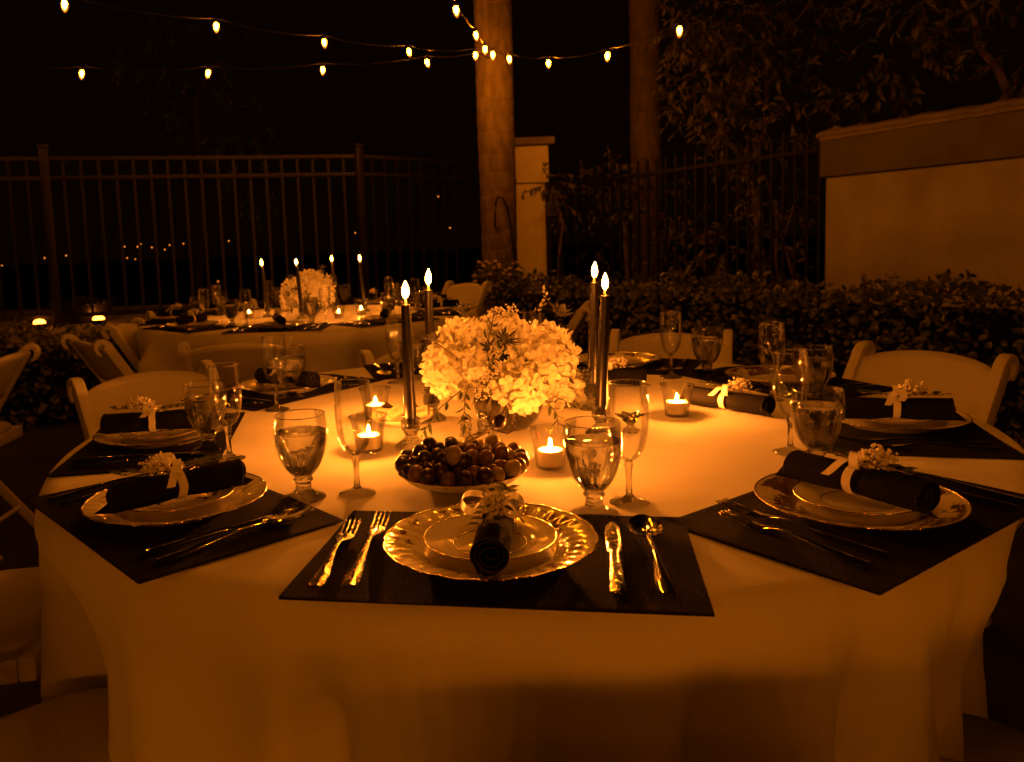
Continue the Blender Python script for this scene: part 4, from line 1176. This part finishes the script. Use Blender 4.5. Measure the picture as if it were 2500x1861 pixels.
sb = MB().tube([(-.03, -.06, .066), (-.02, -.064, .074), (.0, -.055, .076), (.02, -.035, .080), (.035, -.02, .082), (.04, -.005, .078)], [.0016, .0015, .0017, .002, .0025, .002], 6).tube([(.0, -.055, .076), (.002, -.066, .082)], .0011, 5).tube([(.02, -.035, .08), (.012, -.03, .086)], .0011, 5)
obj("stem", sb.mesh("stem", M_twig), bunch_d)
sb = MB().tube([(.02, .03, .07), (.05, .045, .074), (.063, .052, .076)], .0014, 5).tube([(.05, .045, .074), (.075, .03, .07), (.085, .02, .08)], .0013, 5).tube([(.075, .03, .07), (.09, .03, .078)], .001, 5)
obj("stem", sb.mesh("stem", M_twig), bunch_l)

# ------------------------------------------------------------------ chocolates, shakers, crystal dish
t = thing("candy_dish", "small white dish of wrapped chocolates behind the left taper", "dish", (-.245, -.02, ZT))
obj("dish_body", MB().lathe([(0, .003), (.04, .004), (.058, .010), (.066, .016), (.067, .018), (.064, .016), (.045, .002), (.035, 0), (0, 0)], 48).mesh("dish_body", M_china), t)
def candy(x, y, z, rot, m, label, word=None):
    t = thing("wrapped_chocolate", label, "chocolate", (x, y, z), group="wrapped chocolates in the dish", rot=rot)
    b_ = MB().box((0, 0, 0), (.034, .022, .012))
    b_.add([(-.017, -.011, -.004), (-.017, .011, -.004), (-.024, .008, -.006), (-.024, -.008, -.006)], [(0, 1, 2, 3)]).add([(.017, -.011, -.004), (.017, .011, -.004), (.024, .008, -.006), (.024, -.008, -.006)], [(3, 2, 1, 0)])
    obj("wrapper", b_.mesh("wrapper", m, bevel=.0025), t)
    if word:
        cu = bpy.data.curves.new("lettering", 'FONT'); cu.body = word; cu.size = .0092; cu.align_x = 'CENTER'; cu.align_y = 'CENTER'; cu.extrude = .0001
        cu.materials.append(M_ink)
        tmp = bpy.data.objects.new("lettering_outline", cu); COL.objects.link(tmp)
        bpy.context.view_layer.update()
        me = bpy.data.meshes.new_from_object(tmp.evaluated_get(bpy.context.evaluated_depsgraph_get()))
        bpy.data.objects.remove(tmp); me.name = "lettering"
        if not me.materials: me.materials.append(M_ink)
        obj("lettering", me, t, (0, -.0002, .0064))
CD = Vector((-.245, -.02))
candy(CD.x - .036, CD.y - .022, ZT + .026, (R(48), R(6), R(12)), M_wrap, "cream wrapped chocolate with dark lettering at dish left", "Paussoni")
candy(CD.x - .012, CD.y - .026, ZT + .030, (R(42), R(-18), R(35)), M_wrap, "cream wrapped chocolate with dark emblem in dish middle", "O")
candy(CD.x + .040, CD.y - .020, ZT + .027, (R(48), R(-12), R(-14)), M_wrap, "tan wrapped chocolate with dark lettering at dish right", "ussoni")
candy(CD.x - .025, CD.y + .012, ZT + .030, (R(30), R(30), R(60)), M_wrapd, "dark wrapped chocolate standing at the dish's rear left")
candy(CD.x + .014, CD.y + .008, ZT + .028, (R(20), R(-25), R(-40)), M_wrapd, "dark wrapped chocolate lying at the dish's rear")
candy(CD.x + .050, CD.y + .006, ZT + .022, (R(15), R(20), R(75)), M_wrap, "tan wrapped chocolate at the dish's far right rim")
shk = MB().lathe([(0, 0), (.0125, 0), (.013, .003), (.009, .008), (.011, .014), (.0115, .024), (.009, .028)], 12, cap1=True).mesh("shaker_body", G_crystal, ang=20)
shc = MB().lathe([(.0092, .028), (.0105, .031), (.0095, .038), (.006, .043), (0, .0445)], 16).mesh("shaker_cap", M_steel)
for (x, y, lab) in ((-.113, -.155, "crystal salt shaker under the vase's left side"), (-.080, -.138, "crystal pepper shaker touching the vase base")):
    t = thing("table_shaker", lab, "shaker", (x, y, ZT), group="salt and pepper shakers")
    obj("shaker_body", shk, t); obj("shaker_cap", shc, t)
m = MB().lathe([(0, 0), (.017, 0), (.018, .004), (.008, .009), (.007, .016), (.016, .022)], 20)
t = thing("crystal_dish", "small crystal flower-shaped candle cup seen through the front flute", "crystal cup", (.203, -.165, ZT))
obj("foot", m.mesh("foot", G_crystal), t)
m = MB()
for k in range(7):
    a = k * 2 * PI / 7; m.leaf((.012 * math.cos(a), .012 * math.sin(a), .020), (math.cos(a), math.sin(a), .8), (-math.cos(a), -math.sin(a), 1), .026, .022, fold=.3)
for k in range(7):
    m2 = MB().leaf((.010, 0, .020), (1, 0, .9), (-1, 0, 1), .027, .024, fold=.35)
    break
ptl = m2.mesh("petal", G_solid)
for k in range(7): obj("petal", ptl, t, (0, 0, 0), (0, 0, k * 2 * PI / 7))
tag(obj("candle_holder", hold_me, None, (.115, .10, ZT)), "spare crystal holder standing left of the right taper pair", "candle holder", "crystal candle holders")

# ------------------------------------------------------------------ vases and bouquets
VB = [(0, .004), (.030, .003), (.036, .0), (.045, .006), (.058, .020), (.068, .040), (.0715, .058), (.068, .078), (.058, .094), (.052, .100)]
vase_me = MB().lathe(VB, 56).mesh("vase_bowl", G_vase, ang=0)
vwat = MB().lathe([(0, .006)] + [(r - .0025, z + .002) for r, z in VB[3:8]] + [(.0655, .0775), (0, .0775)], 48).mesh("vase_water", solid_glass("vase_water_body", 1.33, .45, tint=.96))
vlip = MB().tube([(.052 * math.cos(2 * PI * k / 48), .052 * math.sin(2 * PI * k / 48), .100) for k in range(48)], .0013, 6, closed=True).mesh("vase_lip", G_lip)
def vase(c, label):
    t = thing("round_vase", label, "vase", (c.x, c.y, ZT), group="round glass vases")
    obj("vase_bowl", vase_me, t); obj("vase_water", vwat, t); obj("vase_lip", vlip, t)
VN = Vector((-.026, -.095, 0)); VF = Vector((-.93, 2.82, 0))
vase(VN, "round glass fishbowl vase on the front table holding white flowers")
vase(VF, "round glass vase on the far table holding white flowers")

def look(n, spin):
    n = Vector(n).normalized(); q = n.to_track_quat('Z', 'Y')
    return (q.to_matrix() @ Matrix.Rotation(spin, 3, 'Z')).to_euler()
def fib(n):
    g = PI * (3 - math.sqrt(5))
    for k in range(n):
        y = 1 - 2 * (k + .5) / n; r = math.sqrt(1 - y * y); yield Vector((r * math.cos(g * k), r * math.sin(g * k), y))
core_me = MB().ball((0, 0, 0), 1.0, 14, 9).mesh("head_core", mat("inner_petal", (.74, .70, .55), .8))
BO = Vector((VN.x, VN.y, ZT))
bq = thing("flower_bouquet", "big bouquet of white hydrangeas, thistles and baby's breath at table centre", "bouquet", BO, group="hydrangea bouquets")
def head(parent, c, rad, n, squash=(1, 1, 1), seed=0, view=Vector((0, -1, .25))):
    r_ = random.Random(seed)
    h = obj("hydrangea_head", core_me, parent, c, scale=None)
    h.scale = (rad * .80 * squash[0], rad * .80 * squash[1], rad * .80 * squash[2])
    for v in fib(n):
        if v.dot(view) < -.12: continue
        q = v + Vector((r_.gauss(0, .07), r_.gauss(0, .07), r_.gauss(0, .07))); q.normalize()
        rr = rad * r_.uniform(.88, 1.06)
        p = Vector((q.x * rr * squash[0], q.y * rr * squash[1], q.z * rr * squash[2]))
        nn = q + Vector((r_.gauss(0, .28), r_.gauss(0, .28), r_.gauss(0, .28)))
        s = r_.uniform(.92, 1.22)
        # keep world size although the core is scaled
        o = obj("floret", FLO[r_.randrange(5)], h)
        M = Matrix.Translation(p) @ look(nn, r_.uniform(0, 6)).to_matrix().to_4x4() @ Matrix.Diagonal((s, s, s, 1))
        o.matrix_parent_inverse = Matrix.Diagonal((1 / h.scale.x, 1 / h.scale.y, 1 / h.scale.z, 1))
        o.matrix_basis = M
rel = lambda p: Vector(p) - BO
head(bq, rel((.042, -.125, .905)), .061, 150, seed=1)
head(bq, rel((-.008, -.170, .860)), .047, 92, seed=2)
head(bq, rel((-.145, -.130, .893)), .044, 72, (1.0, .9, 1.15), seed=3)
head(bq, rel((-.113, -.095, .943)), .042, 78, (1.15, .9, .82), seed=4)
head(bq, rel((-.030, -.055, .947)), .040, 70, (1.2, .9, .8), seed=5)
head(bq, rel((.070, -.118, .852)), .040, 62, seed=6)
# carnation: frilled petals in rings
cm = []
for k in range(3):
    r_ = random.Random(50 + k); m = MB(); L, W_ = .026, .024
    def pf(u, v, r_=r_, k=k):
        x = (u - .5) * W_ * (.35 + .8 * v); fr_ = .0025 * math.sin(u * 20 + k * 2) * v * v
        return (x, fr_ + .004 * v * v * 2 - .006 * (u - .5) ** 2, v * L + .0018 * math.sin(u * 31 + k) * v)
    m.grid(10, 4, pf); cm.append(m.mesh("petal", M_petal2, ang=0))
cn = thing  # noqa
car = obj("carnation", MB().ball((0, 0, 0), .0215, 14, 9).mesh("carnation", M_petal2), bq, rel((-.093, -.186, .903)), look((-.15, -1, .25), 0), scale=(1.15, 1.15, 1.15))
r_ = random.Random(9)
for v in fib(90):
    if v.z < -.15: continue
    q = (v + Vector((r_.gauss(0, .12), r_.gauss(0, .12), r_.gauss(0, .12)))).normalized()
    rr = .024 * r_.uniform(.9, 1.08)
    # petal mesh stands along +z with its face on y: turn the face outwards
    M = Matrix.Translation(q * rr) @ look(q + Vector((r_.gauss(0, .3), r_.gauss(0, .3), r_.gauss(0, .2))), r_.uniform(0, 6)).to_matrix().to_4x4() @ Matrix.Rotation(R(-78), 4, 'X') @ Matrix.Translation((0, 0, -.011)) @ Matrix.Scale(r_.uniform(.75, .95), 4)
    o = obj("petal", cm[r_.randrange(3)], car); o.matrix_basis = M
# thistles
def thistle(parent, c, n, s, seed, sub=True):
    r_ = random.Random(seed); m = MB()
    m.ball((0, 0, .004), .0075, 10, 7, (1, 1, 1.35))
    for k in range(60):
        v = Vector((r_.gauss(0, 1), r_.gauss(0, 1), r_.gauss(.3, 1))).normalized(); m.quadleaf(v * .007 + Vector((0, 0, .004)), v + Vector((0, 0, .3)), (0, 0, 1), .005, .0012)
    h = obj("thistle", m.mesh("thistle", M_thistle), parent, c, look(n, 0), scale=(s, s, s))
    b_ = MB()
    for k in range(12):
        a = k * 2 * PI / 12 + r_.gauss(0, .15); e = r_.uniform(.15, .8); L = r_.uniform(.016, .030)
        b_.leaf((.004 * math.cos(a), .004 * math.sin(a), -.003), (math.cos(a), math.sin(a), e), (0, 0, 1), L, .0042, curl=-.1)
    obj("bracts", b_.mesh("bracts", M_thistle, smooth=False), h)
thistle(bq, rel((-.168, -.15, .952)), (-.3, -.3, 1), 1.0, 1)
thistle(bq, rel((-.036, -.195, .951)), (.3, -.8, .8), 1.15, 2)
thistle(bq, rel((-.066, -.190, .935)), (-.5, -.8, .3), .9, 6)
thistle(bq, rel((-.11, -.06, .995)), (0, -.2, 1), 1.3, 3)
thistle(bq, rel((-.185, -.10, .842)), (-1, -.3, -.2), .9, 4)
thistle(bq, rel((.088, -.05, .985)), (.4, -.2, 1), 1.3, 5)
thistle(bq, rel((.125, -.11, .858)), (1, -.3, -.2), 1.0, 7)
# baby's breath
def breath(parent, pts, n, rad, seed, nm="baby_breath"):
    r_ = random.Random(seed); m = MB(); st = MB()
    for (c, k) in pts:
        c = Vector(c)
        for i in range(int(n * k)):
            v = Vector((r_.gauss(0, 1), r_.gauss(0, 1), r_.gauss(0, 1))).normalized() * r_.uniform(.2, 1) ** .5
            p = c + Vector((v.x * rad[0], v.y * rad[1], v.z * rad[2])); m.octa(p, r_.uniform(.0014, .0030))
            if i % 3 == 0: st.tube([c - Vector((0, -.01, rad[2])), (c + p) / 2, p], .0005, 3)
    o = obj(nm, m.mesh(nm, M_breath, smooth=False), parent, kind="stuff")
    obj("breath_stems", st.mesh("breath_stems", M_stem), o, kind="stuff")
breath(bq, [(rel((-.058, -.200, .926)), 1), (rel((-.060, -.205, .90)), .8), (rel((-.075, -.2, .870)), 1), (rel((-.080, -.195, .852)), .7)], 75, (.017, .010, .015), 1)
breath(bq, [(rel((-.060, -.07, .975)), 1), (rel((-.04, -.06, .99)), 1), (rel((-.015, -.06, .993)), .6), (rel((-.085, -.07, .968)), .8)], 75, (.022, .016, .015), 2)
# eucalyptus sprig with round pale leaves, and dark leaf sprays
def spray(parent, pts, n, L, W_, m, seed, nm="leaf_spray", r=.0011, rnd_leaf=False):
    r_ = random.Random(seed); P = [Vector(p) for p in pts]
    st = obj(nm, MB().tube(P, r, 5).mesh(nm, M_stem), parent)
    lm = MB().leaf((0, 0, 0), (0, 0, 1), (0, -1, 0), L, W_, curl=.12).mesh("leaf", m, smooth=False)
    for k in range(n):
        f = .25 + .75 * k / (n - 1) if n > 1 else 1
        x = f * (len(P) - 1); i = min(int(x), len(P) - 2); p = P[i].lerp(P[i + 1], x - i); d = (P[i + 1] - P[i]).normalized()
        sd = d.cross(Vector((0, -1, 0))).normalized() * (1 if k % 2 else -1)
        if k == n - 1: sd *= 0
        dd = d * .8 + sd * r_.uniform(.5, .9) + Vector((0, r_.gauss(-.2, .2), 0))
        s = r_.uniform(.8, 1.15)
        o = obj("leaf", lm, st); o.matrix_basis = Matrix.Translation(p) @ look(dd, r_.uniform(-.5, .5)).to_matrix().to_4x4() @ Matrix.Scale(s, 4)
spray(bq, [rel((.028, -.08, .972)), rel((.032, -.08, .992)), rel((.050, -.08, 1.004)), rel((.057, -.08, 1.018)), rel((.054, -.08, 1.034))], 10, .011, .011, M_euc, 1, "eucalyptus_sprig")
spray(bq, [rel((-.10, -.18, .862)), rel((-.121, -.195, .858)), rel((-.160, -.22, .832)), rel((-.180, -.235, .808)), rel((-.193, -.24, .790))], 10, .024, .009, M_leaf, 2)
spray(bq, [rel((-.105, -.19, .868)), rel((-.113, -.21, .850)), rel((-.116, -.22, .825)), rel((-.117, -.222, .802))], 8, .022, .008, M_leaf, 3)
spray(bq, [rel((.03, -.16, .838)), rel((.045, -.19, .825)), rel((.058, -.2, .808)), rel((.060, -.2, .786))], 8, .021, .0075, M_leaf, 4)
spray(bq, [rel((.055, -.16, .835)), rel((.085, -.18, .824)), rel((.105, -.19, .82))], 7, .017, .006, M_leaf, 5)
spray(bq, [rel((.09, -.12, .87)), rel((.125, -.12, .855)), rel((.15, -.13, .83)), rel((.158, -.135, .805))], 9, .022, .007, M_leaf, 6)
spray(bq, [rel((.09, -.12, .872)), rel((.125, -.14, .880)), rel((.135, -.14, .885))], 5, .020, .004, M_leaf, 7)
spray(bq, [rel((-.165, -.15, .945)), rel((-.135, -.18, .925)), rel((-.105, -.19, .905))], 3, .010, .004, M_leaf, 8)
spray(bq, [rel((-.045, -.17, .875)), rel((-.048, -.195, .90)), rel((-.046, -.20, .925)), rel((-.040, -.20, .945))], 9, .022, .009, M_leaf, 31)  # rest of this bouquet's sprays are added to darken gaps between its heads
spray(bq, [rel((-.05, -.17, .865)), rel((-.062, -.20, .885)), rel((-.066, -.205, .91))], 7, .018, .008, M_leaf, 32)
spray(bq, [rel((-.075, -.15, .92)), rel((-.070, -.17, .94)), rel((-.060, -.165, .965)), rel((-.055, -.15, .985))], 8, .02, .008, M_leaf, 33)
spray(bq, [rel((.01, -.16, .89)), rel((.0, -.185, .905)), rel((-.012, -.185, .925))], 5, .016, .007, M_leaf, 34)
spray(bq, [rel((.065, -.14, .87)), rel((.095, -.16, .868)), rel((.118, -.165, .875))], 6, .020, .008, M_leaf, 35)
st = MB()
r_ = random.Random(3)
for k in range(18):
    a = r_.uniform(0, 6.28); q = r_.uniform(.01, .05)
    st.tube([(q * math.cos(a), q * math.sin(a), .012), (q * .4 * math.cos(a + .8), q * .4 * math.sin(a + .8), .06), (.05 * math.cos(a + 2.6), .05 * math.sin(a + 2.6), .115)], .0022, 5)
for k in range(24):
    a = r_.uniform(0, 6.28); st.leaf((.05 * math.cos(a), .05 * math.sin(a), .075), (math.cos(a), math.sin(a), -.8), (0, 0, 1), .035, .015)
obj("stems", st.mesh("stems", M_stem), bq)
# far bouquet
BF = Vector((VF.x, VF.y, ZT))
bf = thing("flower_bouquet", "bouquet of white hydrangeas and thistles on the far table", "bouquet", BF, group="hydrangea bouquets")
bf.scale = (.80, .80, .78)
def far_head(c, rad, n, seed):
    r_ = random.Random(seed); m = MB(); m.ball((0, 0, 0), rad * .8, 12, 8)
    for v in fib(n):
        nn = v + Vector((r_.gauss(0, .3), r_.gauss(0, .3), r_.gauss(0, .3)))
        M = Matrix.Translation(v * rad * r_.uniform(.88, 1.06)) @ look(nn, r_.uniform(0, 6)).to_matrix().to_4x4() @ Matrix.Scale(1.35, 4)
        f = FLM[r_.randrange(5)]; m.add(f.v, f.f, M)
    obj("hydrangea_head", m.mesh("hydrangea_head", M_petal, ang=0), bf, c)
far_head((-.10, -.02, .17), .088, 60, 1); far_head((.065, -.03, .185), .10, 70, 2); far_head((-.01, .05, .22), .09, 60, 3); far_head((.10, -.02, .12), .065, 40, 4); far_head((-.13, 0, .11), .065, 40, 5)
thistle(bf, (-.12, -.05, .27), (-.3, -.3, 1), 1.3, 11); thistle(bf, (.10, -.02, .33), (.2, 0, 1), 1.4, 12); thistle(bf, (.17, -.04, .26), (.6, 0, 1), 1.4, 13); thistle(bf, (-.07, -.12, .19), (-.5, -1, .2), 1.2, 14)
breath(bf, [((.08, 0, .30), 1), ((.15, 0, .26), 1), ((.17, -.03, .21), .8)], 60, (.03, .03, .02), 5)
spray(bf, [(-.04, -.1, .15), (-.10, -.13, .17), (-.13, -.13, .16)], 7, .04, .014, M_leaf, 21)
spray(bf, [(.10, -.08, .12), (.15, -.1, .09), (.18, -.1, .04)], 7, .04, .014, M_leaf, 22)
spray(bf, [(-.08, -.08, .1), (-.11, -.1, .06), (-.13, -.1, .03)], 7, .04, .014, M_leaf, 23)
bpy.context.view_layer.update()
